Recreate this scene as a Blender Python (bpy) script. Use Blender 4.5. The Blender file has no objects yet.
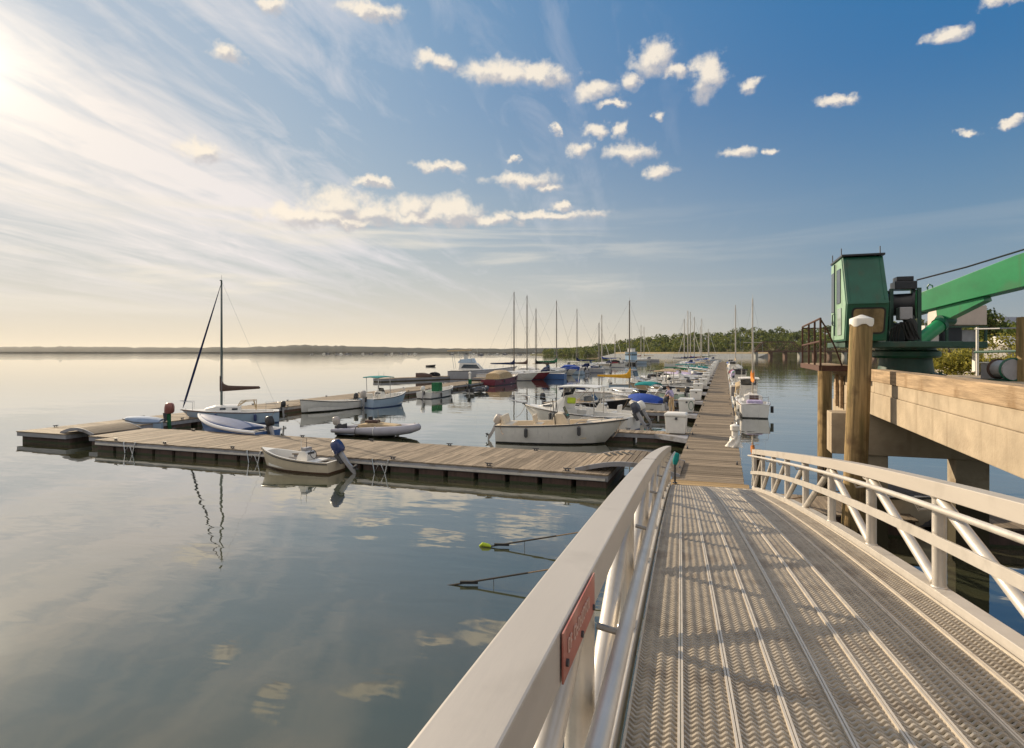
import bpy, math, random
from mathutils import Vector, Matrix, Euler
R = random.Random(7)
scene = bpy.context.scene
COL = scene.collection
F = 600.0
HOR = 352.0
EYE = 4.45
TH = math.radians(19.44)
CT, ST = math.cos(TH), math.sin(TH)

# ---------------------------------------------------------------- places
def W(xc, yc, z=0.0):
    """metres right of / ahead of the viewpoint -> world (the long dock runs along +Y)"""
    return Vector((xc*CT - yc*ST, xc*ST + yc*CT, z))
def P(px, py, z=0.0):
    y = F*(EYE - z)/(py - HOR)
    return W((px - 512)*y/F, y, z)
def A(px, py, y):
    return W((px - 512)*y/F, y, EYE + (HOR - py)*y/F)

# ---------------------------------------------------------------- materials
MATS = {}
def new_mat(name):
    m = bpy.data.materials.new(name); m.use_nodes = True
    return m, m.node_tree.nodes, m.node_tree.links, m.node_tree.nodes['Principled BSDF']
def mat(name, col, rough=0.6, metal=0.0, var=0.15, scale=6.0, bump=0.0, bscale=30.0, stretch=None, streak=None,
        island=0.0, col2=None, spec=0.5, stain=None, stripe=None, clear=0.0):
    """noise-varied surface. stripe = (z, colour): below local z the colour changes (boot top / bottom paint)"""
    if name in MATS: return MATS[name]
    m, N, L, B = new_mat(name)
    B.inputs['Roughness'].default_value = rough
    B.inputs['Metallic'].default_value = metal
    B.inputs['Specular IOR Level'].default_value = spec
    B.inputs['Coat Weight'].default_value = clear
    tc = N.new('ShaderNodeTexCoord'); mp = N.new('ShaderNodeMapping')
    L.new(tc.outputs['Object'], mp.inputs['Vector'])
    if stretch: mp.inputs['Scale'].default_value = stretch
    nz = N.new('ShaderNodeTexNoise'); nz.inputs['Scale'].default_value = scale
    nz.inputs['Detail'].default_value = 5.0; nz.inputs['Roughness'].default_value = 0.62
    L.new(mp.outputs['Vector'], nz.inputs['Vector'])
    rp = N.new('ShaderNodeValToRGB')
    a = tuple(max(0, c*(1-var)) for c in col)+(1,)
    b = (tuple(col2) if col2 else tuple(min(1, c*(1+var)) for c in col))+(1,)
    rp.color_ramp.elements[0].position = 0.32; rp.color_ramp.elements[0].color = a
    rp.color_ramp.elements[1].position = 0.68; rp.color_ramp.elements[1].color = b
    L.new(nz.outputs['Fac'], rp.inputs['Fac'])
    out = rp.outputs['Color']
    if island:
        g = N.new('ShaderNodeNewGeometry'); hs = N.new('ShaderNodeHueSaturation')
        ma = N.new('ShaderNodeMath'); ma.operation = 'MULTIPLY_ADD'
        ma.inputs[1].default_value = 2*island; ma.inputs[2].default_value = 1-island
        L.new(g.outputs['Random Per Island'], ma.inputs[0]); L.new(ma.outputs[0], hs.inputs['Value'])
        L.new(out, hs.inputs['Color']); out = hs.outputs['Color']
    if stain:   # (scale, threshold, colour)
        n2 = N.new('ShaderNodeTexNoise'); n2.inputs['Scale'].default_value = stain[0]; n2.inputs['Detail'].default_value = 6
        L.new(tc.outputs['Object'], n2.inputs['Vector'])
        r2 = N.new('ShaderNodeValToRGB'); r2.color_ramp.elements[0].position = stain[1]
        r2.color_ramp.elements[1].position = min(1, stain[1]+0.16)
        L.new(n2.outputs['Fac'], r2.inputs['Fac'])
        mx = N.new('ShaderNodeMixRGB'); mx.inputs[2].default_value = tuple(stain[2])+(1,)
        L.new(r2.outputs['Color'], mx.inputs[0]); L.new(out, mx.inputs[1]); out = mx.outputs[0]
    if streak:  # vertical run-off marks (scale, threshold, colour)
        m4 = N.new('ShaderNodeMapping'); m4.inputs['Scale'].default_value = (1,1,.10); L.new(tc.outputs['Object'], m4.inputs['Vector'])
        n4 = N.new('ShaderNodeTexNoise'); n4.inputs['Scale'].default_value = streak[0]; n4.inputs['Detail'].default_value = 5; L.new(m4.outputs['Vector'], n4.inputs['Vector'])
        r4 = N.new('ShaderNodeValToRGB'); r4.color_ramp.elements[0].position = streak[1]; r4.color_ramp.elements[1].position = min(1, streak[1]+.22); r4.color_ramp.elements[1].color = (.8,.8,.8,1)
        L.new(n4.outputs['Fac'], r4.inputs['Fac'])
        mx = N.new('ShaderNodeMixRGB'); mx.inputs[2].default_value = tuple(streak[2])+(1,)
        L.new(r4.outputs['Color'], mx.inputs[0]); L.new(out, mx.inputs[1]); out = mx.outputs[0]
    if stripe:
        sx = N.new('ShaderNodeSeparateXYZ'); L.new(tc.outputs['Object'], sx.inputs[0])
        ad = N.new('ShaderNodeMath'); ad.operation = 'MULTIPLY_ADD'; ad.inputs[1].default_value = stripe[2] if len(stripe) > 2 else 0.0
        L.new(nz.outputs['Fac'], ad.inputs[0]); L.new(sx.outputs['Z'], ad.inputs[2])
        lt = N.new('ShaderNodeMath'); lt.operation = 'LESS_THAN'; lt.inputs[1].default_value = stripe[0]
        L.new(ad.outputs[0], lt.inputs[0])
        mx = N.new('ShaderNodeMixRGB'); mx.inputs[2].default_value = tuple(stripe[1])+(1,)
        L.new(lt.outputs[0], mx.inputs[0]); L.new(out, mx.inputs[1]); out = mx.outputs[0]
    L.new(out, B.inputs['Base Color'])
    if bump:
        n3 = N.new('ShaderNodeTexNoise'); n3.inputs['Scale'].default_value = bscale; n3.inputs['Detail'].default_value = 4
        L.new(mp.outputs['Vector'], n3.inputs['Vector'])
        bp = N.new('ShaderNodeBump'); bp.inputs['Strength'].default_value = bump; bp.inputs['Distance'].default_value = 0.02
        L.new(n3.outputs['Fac'], bp.inputs['Height']); L.new(bp.outputs['Normal'], B.inputs['Normal'])
    MATS[name] = m
    return m

ALU = mat('weathered_aluminium', (.58,.54,.49), .36, .32, .08, 5, .04, 60, stain=(3.5,.58,(.43,.40,.36)))
ALU_CHORD = mat('painted_chord', (.45,.41,.365), .42, .12, .06, 3, .03, 60, stretch=(1,.12,1), stain=(2.3,.58,(.36,.325,.285)))
GRATE = mat('grating_aluminium', (.38,.33,.265), .5, .2, .2, 14, stain=(2.2,.54,(.25,.205,.16)))
WOOD = mat('weathered_decking', (.215,.17,.122), .85, 0, .34, 3.5, .4, 22, stretch=(.35,6,6), island=.34, spec=.2)
WOODY = mat('weathered_decking_long', (.225,.178,.130), .85, 0, .32, 3.5, .4, 22, stretch=(6,.35,6), island=.30, spec=.2)
WOODNEW = mat('newer_decking', (.36,.25,.13), .8, 0, .2, 4, .3, 22, stretch=(.35,6,6), island=.14, spec=.2)
WALER = mat('grey_waler', (.26,.26,.28), .7, 0, .2, 2, .2, 20, stretch=(.3,3,3), stain=(2,.58,(.15,.13,.11)))
FLOATM = mat('dock_float', (.075,.045,.035), .75, 0, .35, 3, .3, 12, stretch=(3,3,.5), stripe=(.10,(.035,.045,.018),.10))
TIMBER = mat('creosote_pile', (.29,.20,.095), .85, 0, .42, 3.2, .8, 20, stretch=(6,6,.3), spec=.2, stain=(2.2,.53,(.12,.075,.04)), streak=(7,.50,(.13,.11,.045)), stripe=(1.4,(.05,.035,.022),1.1))
PTIMBER = mat('pier_timber', (.34,.245,.155), .85, 0, .34, 2.4, .5, 18, stretch=(6,.35,6), spec=.2, stain=(2.2,.56,(.24,.16,.09)))
CONC = mat('old_concrete', (.375,.305,.22), .88, 0, .16, 1.6, .3, 22, stain=(1.1,.57,(.26,.20,.14)), streak=(3.2,.55,(.19,.145,.095)), spec=.2)
CONCLEG = mat('tidal_concrete', (.33,.28,.21), .88, 0, .2, 2, .35, 18, stain=(1.6,.58,(.2,.15,.1)), stripe=(1.9,(.055,.047,.028),1.0), spec=.2)
WHITE = mat('white_gelcoat', (.70,.68,.64), .3, 0, .05, 3)
CREAM = mat('cream_gelcoat', (.62,.53,.40), .4, 0, .08, 4)
BOXW = mat('white_moulded_plastic', (.74,.71,.65), .45, 0, .05, 4, stain=(3,.64,(.58,.54,.46)))
BLACKP = mat('black_paint', (.015,.015,.018), .35, 0, .2, 8)
DARKP = mat('dark_grey_plastic', (.05,.05,.055), .5, 0, .2, 8)
RUBBER = mat('black_rubber', (.018,.018,.018), .75, 0, .2, 8)
STEEL = mat('stainless_tube', (.55,.55,.55), .25, .9, .05, 8)
MASTM = mat('dull_mast_alloy', (.17,.155,.13), .45, .3, .1, 4)
MASTG = mat('green_black_mast', (.035,.06,.05), .45, .1, .1, 4)
MASTL = mat('pale_mast_alloy', (.42,.38,.32), .4, .4, .1, 4)
GLASSD = mat('dark_glass', (.02,.025,.03), .06, 0, .1, 4, spec=.8)
def canvas(name, c): return mat(name, c, .9, 0, .16, 5, .35, 9, spec=.15)
CANVAS = {'blue': canvas('blue_canvas', (.03,.07,.30)), 'navy': canvas('navy_canvas', (.015,.025,.075)),
    'teal': canvas('teal_canvas', (.015,.20,.20)), 'green': canvas('green_canvas', (.02,.11,.05)),
    'tan': canvas('tan_canvas', (.42,.32,.20)), 'white': canvas('white_canvas', (.68,.65,.60)),
    'grey': canvas('grey_canvas', (.22,.22,.24)), 'maroon': canvas('maroon_canvas', (.16,.025,.035)),
    'yellow': canvas('yellow_canvas', (.55,.30,.03)), 'black': canvas('black_canvas', (.015,.015,.018)),
    'brown': canvas('brown_canvas', (.10,.065,.055)), 'orange': canvas('orange_canvas', (.55,.19,.04)),
    'lavender': canvas('lavender_canvas', (.38,.33,.48)), 'lime': canvas('lime_canvas', (.42,.52,.05))}
HULLC = {'white': (.68,.66,.63), 'cream': (.58,.50,.38), 'grey': (.36,.36,.39), 'pale blue': (.33,.43,.55), 'navy': (.02,.035,.10),
    'black': (.014,.014,.017), 'dark green': (.02,.08,.045), 'maroon': (.15,.02,.035), 'blue': (.05,.12,.30), 'pale green': (.45,.55,.47), 'tan': (.45,.34,.22)}
BOTC = {'blue': (.03,.06,.16), 'black': (.015,.015,.015), 'red': (.16,.03,.025), 'brown': (.09,.05,.03), 'green': (.03,.08,.05)}
def hullmat(h, b='black'):
    return mat('hull_'+h.replace(' ','_')+'_over_'+b, HULLC[h], .34, 0, .07, 2.5, streak=(7,.60,tuple(c*.72+.01 for c in HULLC[h])), stripe=(.085, BOTC[b], .02))

# ---------------------------------------------------------------- mesh building
class MB:
    def __init__(s): s.v = []; s.f = []
    def add(s, vs, fs, M=None):
        o = len(s.v)
        s.v += [tuple(M @ Vector(p)) if M is not None else tuple(p) for p in vs]
        s.f += [tuple(i+o for i in f) for f in fs]
        return s
    def box(s, c, d, rz=0.0, rx=0.0, ry=0.0):
        x, y, z = d[0]/2, d[1]/2, d[2]/2
        vs = [(-x,-y,-z),(x,-y,-z),(x,y,-z),(-x,y,-z),(-x,-y,z),(x,-y,z),(x,y,z),(-x,y,z)]
        fs = [(0,3,2,1),(4,5,6,7),(0,1,5,4),(1,2,6,5),(2,3,7,6),(3,0,4,7)]
        return s.add(vs, fs, Matrix.Translation(c) @ Euler((rx,ry,rz)).to_matrix().to_4x4())
    def span(s, a, b):
        return s.box([(a[i]+b[i])/2 for i in range(3)], [abs(b[i]-a[i]) for i in range(3)])
    def tube(s, pts, r, n=8, closed=False, cap=True, sq=1.0):
        """round tube through pts; r a number or one per point"""
        pts = [Vector(p) for p in pts]; k = len(pts)
        rs = r if isinstance(r, (list, tuple)) else [r]*k
        o = len(s.v); up = None
        for i, p in enumerate(pts):
            t = ((pts[(i+1) % k] - pts[i-1]) if closed else (pts[min(i+1,k-1)] - pts[max(i-1,0)])).normalized()
            if up is None:
                up = Vector((0,0,1)) if abs(t.z) < .9 else Vector((1,0,0))
            a = t.cross(up)
            if a.length < 1e-5: a = t.cross(Vector((0,1,0)))
            a.normalize(); b = a.cross(t).normalized(); up = b
            for j in range(n):
                th = 2*math.pi*j/n + (math.pi/n if n == 4 else 0)
                s.v.append(tuple(p + a*rs[i]*math.cos(th) + b*rs[i]*sq*math.sin(th)))
        for i in range(k if closed else k-1):
            i2 = (i+1) % k
            for j in range(n):
                j2 = (j+1) % n
                s.f.append((o+i*n+j, o+i*n+j2, o+i2*n+j2, o+i2*n+j))
        if cap and not closed:
            s.f.append(tuple(o+j for j in range(n))[::-1]); s.f.append(tuple(o+(k-1)*n+j for j in range(n)))
        return s
    def beam(s, p0, p1, w, h):
        """rectangular bar p0->p1, w across (horizontal), h deep"""
        p0, p1 = Vector(p0), Vector(p1); t = (p1-p0).normalized()
        a = t.cross(Vector((0,0,1)))
        if a.length < 1e-4: a = Vector((1,0,0))
        a.normalize(); b = a.cross(t).normalized()
        vs = [p + a*sx*w/2 + b*sz*h/2 for p in (p0,p1) for sx, sz in ((-1,-1),(1,-1),(1,1),(-1,1))]
        return s.add(vs, [(3,2,1,0),(4,5,6,7),(0,1,5,4),(1,2,6,5),(2,3,7,6),(3,0,4,7)])
    def loft(s, rings, closed=True, cap0=True, cap1=True):
        n = len(rings[0]); o = len(s.v)
        for r in rings: s.v += [tuple(p) for p in r]
        for i in range(len(rings)-1):
            for j in range(n if closed else n-1):
                j2 = (j+1) % n
                s.f.append((o+i*n+j, o+i*n+j2, o+(i+1)*n+j2, o+(i+1)*n+j))
        if cap0: s.f.append(tuple(o+j for j in range(n))[::-1])
        if cap1: s.f.append(tuple(o+(len(rings)-1)*n+j for j in range(n)))
        return s
    def prism(s, poly, axis, a, b):
        """extrude a 2D polygon along axis ('x','y','z') from a to b"""
        def q(p, t): return {'x': (t,p[0],p[1]), 'y': (p[0],t,p[1]), 'z': (p[0],p[1],t)}[axis]
        return s.loft([[q(p,a) for p in poly], [q(p,b) for p in poly]])
    def lathe(s, prof, c=(0,0,0), n=16, M=None):
        rings = [[(c[0]+r*math.cos(2*math.pi*j/n), c[1]+r*math.sin(2*math.pi*j/n), c[2]+z) for j in range(n)] for r, z in prof]
        if M is not None: rings = [[tuple(M @ Vector(p)) for p in r] for r in rings]
        return s.loft(rings)
    def build(s, name, m, parent=None, smooth=None, bevel=0.0, loc=None):
        me = bpy.data.meshes.new(name)
        me.from_pydata(s.v, [], s.f); me.update()
        import bmesh
        bm = bmesh.new(); bm.from_mesh(me)
        if len(s.f) < 40000: bmesh.ops.recalc_face_normals(bm, faces=bm.faces)
        if bevel:
            es = [e for e in bm.edges if len(e.link_faces) == 2 and e.calc_face_angle(0) > .6]
            bmesh.ops.bevel(bm, geom=es, offset=bevel, segments=2, affect='EDGES', profile=.6, clamp_overlap=True)
        if smooth is not None:
            for f in bm.faces: f.smooth = True
            for e in bm.edges:
                if len(e.link_faces) == 2 and e.calc_face_angle(0) > smooth: e.smooth = False
        bm.to_mesh(me); bm.free()
        me.materials.append(m)
        o = bpy.data.objects.new(name, me); COL.objects.link(o)
        if parent is not None: o.parent = parent
        if loc is not None: o.location = loc
        return o

def tag(o, label, cat, group=None, kind=None):
    if label: o['label'] = label
    if cat: o['category'] = cat
    if group: o['group'] = group
    if kind: o['kind'] = kind
    return o
def thing(name, label, cat, loc=(0,0,0), rz=0.0, group=None):
    o = bpy.data.objects.new(name, None); COL.objects.link(o)
    o.empty_display_size = .3
    o.location = loc; o.rotation_euler = (0,0,rz)
    return tag(o, label, cat, group)
def copy_tree(o, parent=None):
    c = o.copy(); COL.objects.link(c)
    if parent is not None: c.parent = parent
    for ch in list(o.children): copy_tree(ch, c)
    return c
SM = math.radians(40)
def lerp(a, b, t): return a + (b-a)*t
# ================================================================ camera, light, sky
cam = bpy.data.cameras.new('camera'); camo = bpy.data.objects.new('camera', cam); COL.objects.link(camo)
cam.sensor_width = 36; cam.lens = 36*F/1024; cam.shift_y = -(374-HOR)/1024
cam.clip_start = .05; cam.clip_end = 20000
camo.location = (0,0,EYE); camo.rotation_euler = (math.pi/2, 0, TH)
scene.camera = camo
SUN_AZ = math.atan2(-552, 600)            # seen from the viewpoint, left of straight ahead
SUN_EL = math.atan2(292, math.hypot(552,600))
sd = W(math.sin(SUN_AZ), math.cos(SUN_AZ)); sun_dir = Vector((sd.x*math.cos(SUN_EL), sd.y*math.cos(SUN_EL), math.sin(SUN_EL)))
sl = bpy.data.lights.new('sun', 'SUN'); sl.energy = 5.0; sl.angle = math.radians(.6); sl.color = (1,.83,.60)
so = bpy.data.objects.new('sun', sl); COL.objects.link(so)
so.rotation_euler = sun_dir.to_track_quat('Z','Y').to_euler()

w = bpy.data.worlds.new('World'); scene.world = w; w.use_nodes = True
N = w.node_tree.nodes; L = w.node_tree.links; N.clear()
def M_(op, a, b=None, c=None, clamp=False):
    n = N.new('ShaderNodeMath'); n.operation = op; n.use_clamp = clamp
    for i, x in enumerate((a,b,c)):
        if x is None: continue
        if isinstance(x, (int,float)): n.inputs[i].default_value = x
        else: L.new(x, n.inputs[i])
    return n.outputs[0]
def MIX(f, a, b):
    n = N.new('ShaderNodeMixRGB')
    for i, x in enumerate((f,a,b)):
        if isinstance(x, (int,float)): n.inputs[i].default_value = x
        elif isinstance(x, tuple): n.inputs[i].default_value = x + (1,)
        else: L.new(x, n.inputs[i])
    return n.outputs[0]
def COMB(x, y, z=0.0):
    n = N.new('ShaderNodeCombineXYZ')
    for i, q in enumerate((x,y,z)):
        if isinstance(q, (int,float)): n.inputs[i].default_value = q
        else: L.new(q, n.inputs[i])
    return n.outputs[0]
def NOISE(vec, scale, detail=6, rough=.55, dist=0.0):
    n = N.new('ShaderNodeTexNoise'); n.inputs['Scale'].default_value = scale; n.inputs['Detail'].default_value = detail
    n.inputs['Roughness'].default_value = rough; n.inputs['Distortion'].default_value = dist
    L.new(vec, n.inputs['Vector']); return n.outputs['Fac']
def SMOOTH(x, lo, hi):
    n = N.new('ShaderNodeMapRange'); n.interpolation_type = 'SMOOTHSTEP'
    n.inputs[1].default_value = lo; n.inputs[2].default_value = hi
    L.new(x, n.inputs[0]); return n.outputs[0]
tc = N.new('ShaderNodeTexCoord'); vec = tc.outputs['Generated']
sep = N.new('ShaderNodeSeparateXYZ'); L.new(vec, sep.inputs[0])
vx, vy, vz = sep.outputs
az = M_('ARCTAN2', vx, vy)                 # 0 along the long dock, positive to the right
el = M_('ARCSINE', vz)
def azel(px, py):
    d = W((px-512)/F, 1.0, (HOR-py)/F); d.normalize()
    return math.atan2(d.x, d.y), math.asin(d.z)
sky = N.new('ShaderNodeTexSky'); sky.sky_type = 'NISHITA'; sky.sun_disc = False
sky.sun_elevation = SUN_EL; sky.sun_rotation = math.atan2(sun_dir.x, sun_dir.y)
sky.altitude = 0; sky.air_density = 1.0; sky.dust_density = 0.6; sky.ozone_density = 2.5
SKYC = sky.outputs[0]
dt = N.new('ShaderNodeVectorMath'); dt.operation = 'DOT_PRODUCT'; L.new(vec, dt.inputs[0]); dt.inputs[1].default_value = sun_dir
cosS = M_('MAXIMUM', dt.outputs['Value'], 0.0)
# deepen the blue away from the sun, warm haze near the horizon
def VM(op, a, b):
    n = N.new('ShaderNodeVectorMath'); n.operation = op
    for i, x in enumerate((a,b)):
        if isinstance(x, tuple): n.inputs[i].default_value = x
        else: L.new(x, n.inputs[i])
    return n.outputs[0]
nis = VM('DIVIDE', SKYC, VM('ADD', VM('MULTIPLY', SKYC, (.16,.16,.16)), (1.0,1.0,1.0)))
elp = M_('MAXIMUM', el, 0.0)
blue = MIX(SMOOTH(el, .04, .42), (.55,1.85,3.15), (.03,1.05,2.75))
blue = MIX(.08, blue, nis)
wv = M_('MULTIPLY', M_('POWER', cosS, 4.0), .66)
blue = MIX(wv, blue, MIX(M_('POWER', cosS, 9.0), (3.3,4.6,5.4), (4.5,4.9,5.2)))
w2 = SMOOTH(cosS, .20, .86)
hz = M_('EXPONENT', M_('MULTIPLY', elp, -6.2))
base = MIX(M_('MULTIPLY', hz, .95), blue, MIX(w2, (2.75,2.75,2.55), (6.4,5.3,3.8)))
# high cirrus streaming straight away over the bay
pl = M_('ADD', elp, .10)
fx = M_('DIVIDE', M_('ADD', M_('MULTIPLY', vx, math.cos(TH-.24)), M_('MULTIPLY', vy, math.sin(TH-.24))), M_('ADD', M_('MAXIMUM', vz, 0.0), .09))
fy = M_('DIVIDE', M_('ADD', M_('MULTIPLY', vx, -math.sin(TH-.24)), M_('MULTIPLY', vy, math.cos(TH-.24))), M_('ADD', M_('MAXIMUM', vz, 0.0), .09))
cv = COMB(M_('MULTIPLY', fx, 1.9), M_('MULTIPLY', fy, .22), 3.1)
c1 = NOISE(cv, 1.05, 7, .55, .75)
c2 = NOISE(COMB(M_('MULTIPLY', fx, 2.4), M_('MULTIPLY', fy, 1.0), 8.0), 1.8, 10, .66, .9)
cir = M_('ADD', M_('MULTIPLY', c1, .70), M_('MULTIPLY', c2, .30))
a_l = azel(130,200)[0]; a_r = azel(760,200)[0]
fade = M_('SUBTRACT', 1.0, SMOOTH(az, azel(230,180)[0], azel(800,180)[0]))
thr = M_('SUBTRACT', .60, M_('MULTIPLY', fade, .19))
cirm = M_('MULTIPLY', M_('SUBTRACT', cir, thr), 5.6, clamp=True)
cirm = M_('MULTIPLY', cirm, M_('ADD', M_('MULTIPLY', fade, .85), .05))
cirm = M_('MULTIPLY', cirm, SMOOTH(el, .02, .16))
glow1 = M_('POWER', cosS, 14.0); glow2 = M_('POWER', cosS, 220.0); glow3 = M_('POWER', cosS, 1600.0)
circ = MIX(M_('MULTIPLY', glow1, .9, clamp=True), (5.6,5.3,5.4), (7.0,6.3,5.6))
skyc = MIX(cirm, base, circ)
# low flat bands over the bay
bnd = NOISE(COMB(M_('MULTIPLY', az, 1.3), M_('MULTIPLY', el, 15.0), 1.7), 1.9, 7, .55, .4)
bm_ = M_('MULTIPLY', SMOOTH(bnd, .47, .70), M_('MULTIPLY', SMOOTH(el, .03, .10), M_('SUBTRACT', 1.0, SMOOTH(el, .17, .26))))
bm_ = M_('MULTIPLY', bm_, M_('ADD', M_('MULTIPLY', fade, .95), .08))
skyc = MIX(bm_, skyc, (6.0,5.5,4.7))
# fair-weather cumulus: (px, py, rx, ry) as seen from the gangway, stored as azimuth / elevation
CUM = [(298,214,42,13),(338,205,38,19),(375,213,38,16),(412,207,26,15),(452,211,28,16),(320,217,60,10),(420,218,70,9),(490,221,34,7),(548,215,55,4.5),(345,222,70,7),
 (374,182,22,5),(441,166,26,6),(520,180,36,8),(547,187,14,5),(502,73,44,13),(541,75,34,12),(436,63,24,9),(655,57,23,17),(677,70,14,8),(706,76,18,22),
 (750,86,13,7),(595,91,25,11),(632,81,11,9),(612,105,16,4),(629,151,24,10),(598,131,14,6),(620,128,7,10),(578,150,12,9),(661,172,16,7),(660,116,9,5),
 (740,151,18,6),(779,148,8,4),(838,101,16,5),(947,34,23,8),(1006,0,26,7),(275,6,18,10),(372,11,38,9),(228,55,16,9),(560,205,12,4),(200,150,26,12),
 (556,128,6,4),(512,160,5,4),(968,132,12,4),(1010,122,12,4)]
wob = N.new('ShaderNodeTexNoise'); wob.inputs['Scale'].default_value = 26; wob.inputs['Detail'].default_value = 7; wob.inputs['Roughness'].default_value = .62
L.new(vec, wob.inputs['Vector'])
wsep = N.new('ShaderNodeSeparateXYZ'); L.new(wob.outputs['Color'], wsep.inputs[0])
ae = COMB(M_('ADD', az, M_('MULTIPLY', M_('SUBTRACT', wsep.outputs[0], .5), .075)), M_('ADD', el, M_('MULTIPLY', M_('SUBTRACT', wsep.outputs[1], .5), .042)), 0.0)
best = None; best2 = None
for (cx, cy, rx, ry) in CUM:
    a0, e0 = azel(cx, cy); a1, _ = azel(cx+rx*1.02, cy); _, e1 = azel(cx, cy-ry*1.02)
    v1 = N.new('ShaderNodeVectorMath'); v1.operation = 'SUBTRACT'; L.new(ae, v1.inputs[0]); v1.inputs[1].default_value = (a0, e0, 0)
    v2 = N.new('ShaderNodeVectorMath'); v2.operation = 'MULTIPLY'; L.new(v1.outputs[0], v2.inputs[0]); v2.inputs[1].default_value = (1/abs(a1-a0), 1/abs(e1-e0), 0)
    v3 = N.new('ShaderNodeVectorMath'); v3.operation = 'LENGTH'; L.new(v2.outputs[0], v3.inputs[0])
    best = v3.outputs['Value'] if best is None else M_('MINIMUM', best, v3.outputs['Value'])
    v4 = N.new('ShaderNodeVectorMath'); v4.operation = 'ADD'; L.new(v2.outputs[0], v4.inputs[0]); v4.inputs[1].default_value = (-.22, .55, 0)
    v5 = N.new('ShaderNodeVectorMath'); v5.operation = 'LENGTH'; L.new(v4.outputs[0], v5.inputs[0])
    best2 = v5.outputs['Value'] if best2 is None else M_('MINIMUM', best2, v5.outputs['Value'])
# unseen cloud cover behind the viewpoint, added to fill the shaded sides
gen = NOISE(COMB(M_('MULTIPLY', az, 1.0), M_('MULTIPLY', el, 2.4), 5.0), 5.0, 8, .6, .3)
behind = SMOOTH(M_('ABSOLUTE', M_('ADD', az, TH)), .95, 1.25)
fillm = M_('MULTIPLY', M_('MULTIPLY', SMOOTH(gen, .36, .58), behind), SMOOTH(el, .12, .3))
fine = NOISE(vec, 36, 7, .62)
cm = SMOOTH(M_('ADD', M_('SUBTRACT', 1.30, best), M_('MULTIPLY', M_('SUBTRACT', fine, .5), 1.9)), .02, 1.0)
cm = M_('MAXIMUM', M_('MULTIPLY', cm, .88), fillm)
cshade = NOISE(COMB(M_('MULTIPLY', az, 1.0), M_('MULTIPLY', el, 1.6), 2.0), 34, 5, .6)
lit = M_('ADD', M_('SUBTRACT', best2, best), M_('MULTIPLY', M_('SUBTRACT', cshade, .5), 1.3))
ccol = MIX(SMOOTH(lit, -.42, .40), (3.9,3.7,3.7), (6.9,6.1,5.0))
ccol = MIX(behind, ccol, (8.2,7.5,6.6))  # unseen clouds set brighter than the visible ones for fill light
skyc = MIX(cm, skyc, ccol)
# brightness of the air round the sun
gl = N.new('ShaderNodeMixRGB'); gl.blend_type = 'ADD'; gl.inputs[0].default_value = 1
L.new(skyc, gl.inputs[1])
g_ = MIX(1.0, (0.0,0.0,0.0), (1.0,.92,.72))
gs = N.new('ShaderNodeVectorMath'); gs.operation = 'SCALE'; gs.inputs[0].default_value = (1.0,.90,.68)
L.new(M_('ADD', M_('MULTIPLY', glow2, 1.3), M_('MULTIPLY', glow3, 3.0)), gs.inputs['Scale'])
L.new(gs.outputs[0], gl.inputs[2])
bg = N.new('ShaderNodeBackground'); bg.inputs['Strength'].default_value = .11
L.new(gl.outputs[0], bg.inputs['Color'])
ow = N.new('ShaderNodeOutputWorld'); L.new(bg.outputs[0], ow.inputs['Surface'])
scene.view_settings.view_transform = 'Standard'; scene.view_settings.look = 'None'
scene.view_settings.gamma = 1.0; scene.view_settings.use_curve_mapping = False
scene.view_settings.exposure = 0.42
scene.render.engine = 'CYCLES'
cy = scene.cycles
cy.use_denoising = True; cy.max_bounces = 8; cy.volume_bounces = 1; cy.transparent_max_bounces = 8
cy.sample_clamp_indirect = 6.0; cy.caustics_reflective = False; cy.caustics_refractive = False

# ================================================================ water, haze, far shores
m, N, L, B = new_mat('harbour_water')
B.inputs['IOR'].default_value = 1.333; B.inputs['Roughness'].default_value = .02
tc = N.new('ShaderNodeTexCoord')
mp = N.new('ShaderNodeMapping'); mp.inputs['Rotation'].default_value = (0,0,-TH); mp.inputs['Scale'].default_value = (.45,1.0,1)
L.new(tc.outputs['Object'], mp.inputs['Vector'])
def wn(scale, detail, v=None, rough=.5, dist=0.0):
    n = N.new('ShaderNodeTexNoise'); n.inputs['Scale'].default_value = scale; n.inputs['Detail'].default_value = detail
    n.inputs['Roughness'].default_value = rough; n.inputs['Distortion'].default_value = dist
    L.new(v or mp.outputs['Vector'], n.inputs['Vector']); return n.outputs['Fac']
rip = wn(2.2, 2.0, rough=.5, dist=.4); swell = wn(.33, 3); zone = wn(.055, 4, dist=.6)
zr = N.new('ShaderNodeMapRange'); zr.inputs[1].default_value = .40; zr.inputs[2].default_value = .66; zr.inputs[3].default_value = .25; zr.inputs[4].default_value = 1.0
L.new(zone, zr.inputs[0])
h1 = N.new('ShaderNodeMath'); h1.operation = 'MULTIPLY'; L.new(rip, h1.inputs[0]); L.new(zr.outputs[0], h1.inputs[1])
h2 = N.new('ShaderNodeMath'); h2.operation = 'MULTIPLY_ADD'; h2.inputs[1].default_value = 4.5; L.new(swell, h2.inputs[0]); L.new(h1.outputs[0], h2.inputs[2])
bp = N.new('ShaderNodeBump'); bp.inputs['Strength'].default_value = 1.0; bp.inputs['Distance'].default_value = .006
L.new(h2.outputs[0], bp.inputs['Height']); L.new(bp.outputs['Normal'], B.inputs['Normal'])
rr = N.new('ShaderNodeMapRange'); rr.inputs[1].default_value = .35; rr.inputs[2].default_value = .7; rr.inputs[3].default_value = .0; rr.inputs[4].default_value = .010
L.new(zone, rr.inputs[0]); L.new(rr.outputs[0], B.inputs['Roughness'])
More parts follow.
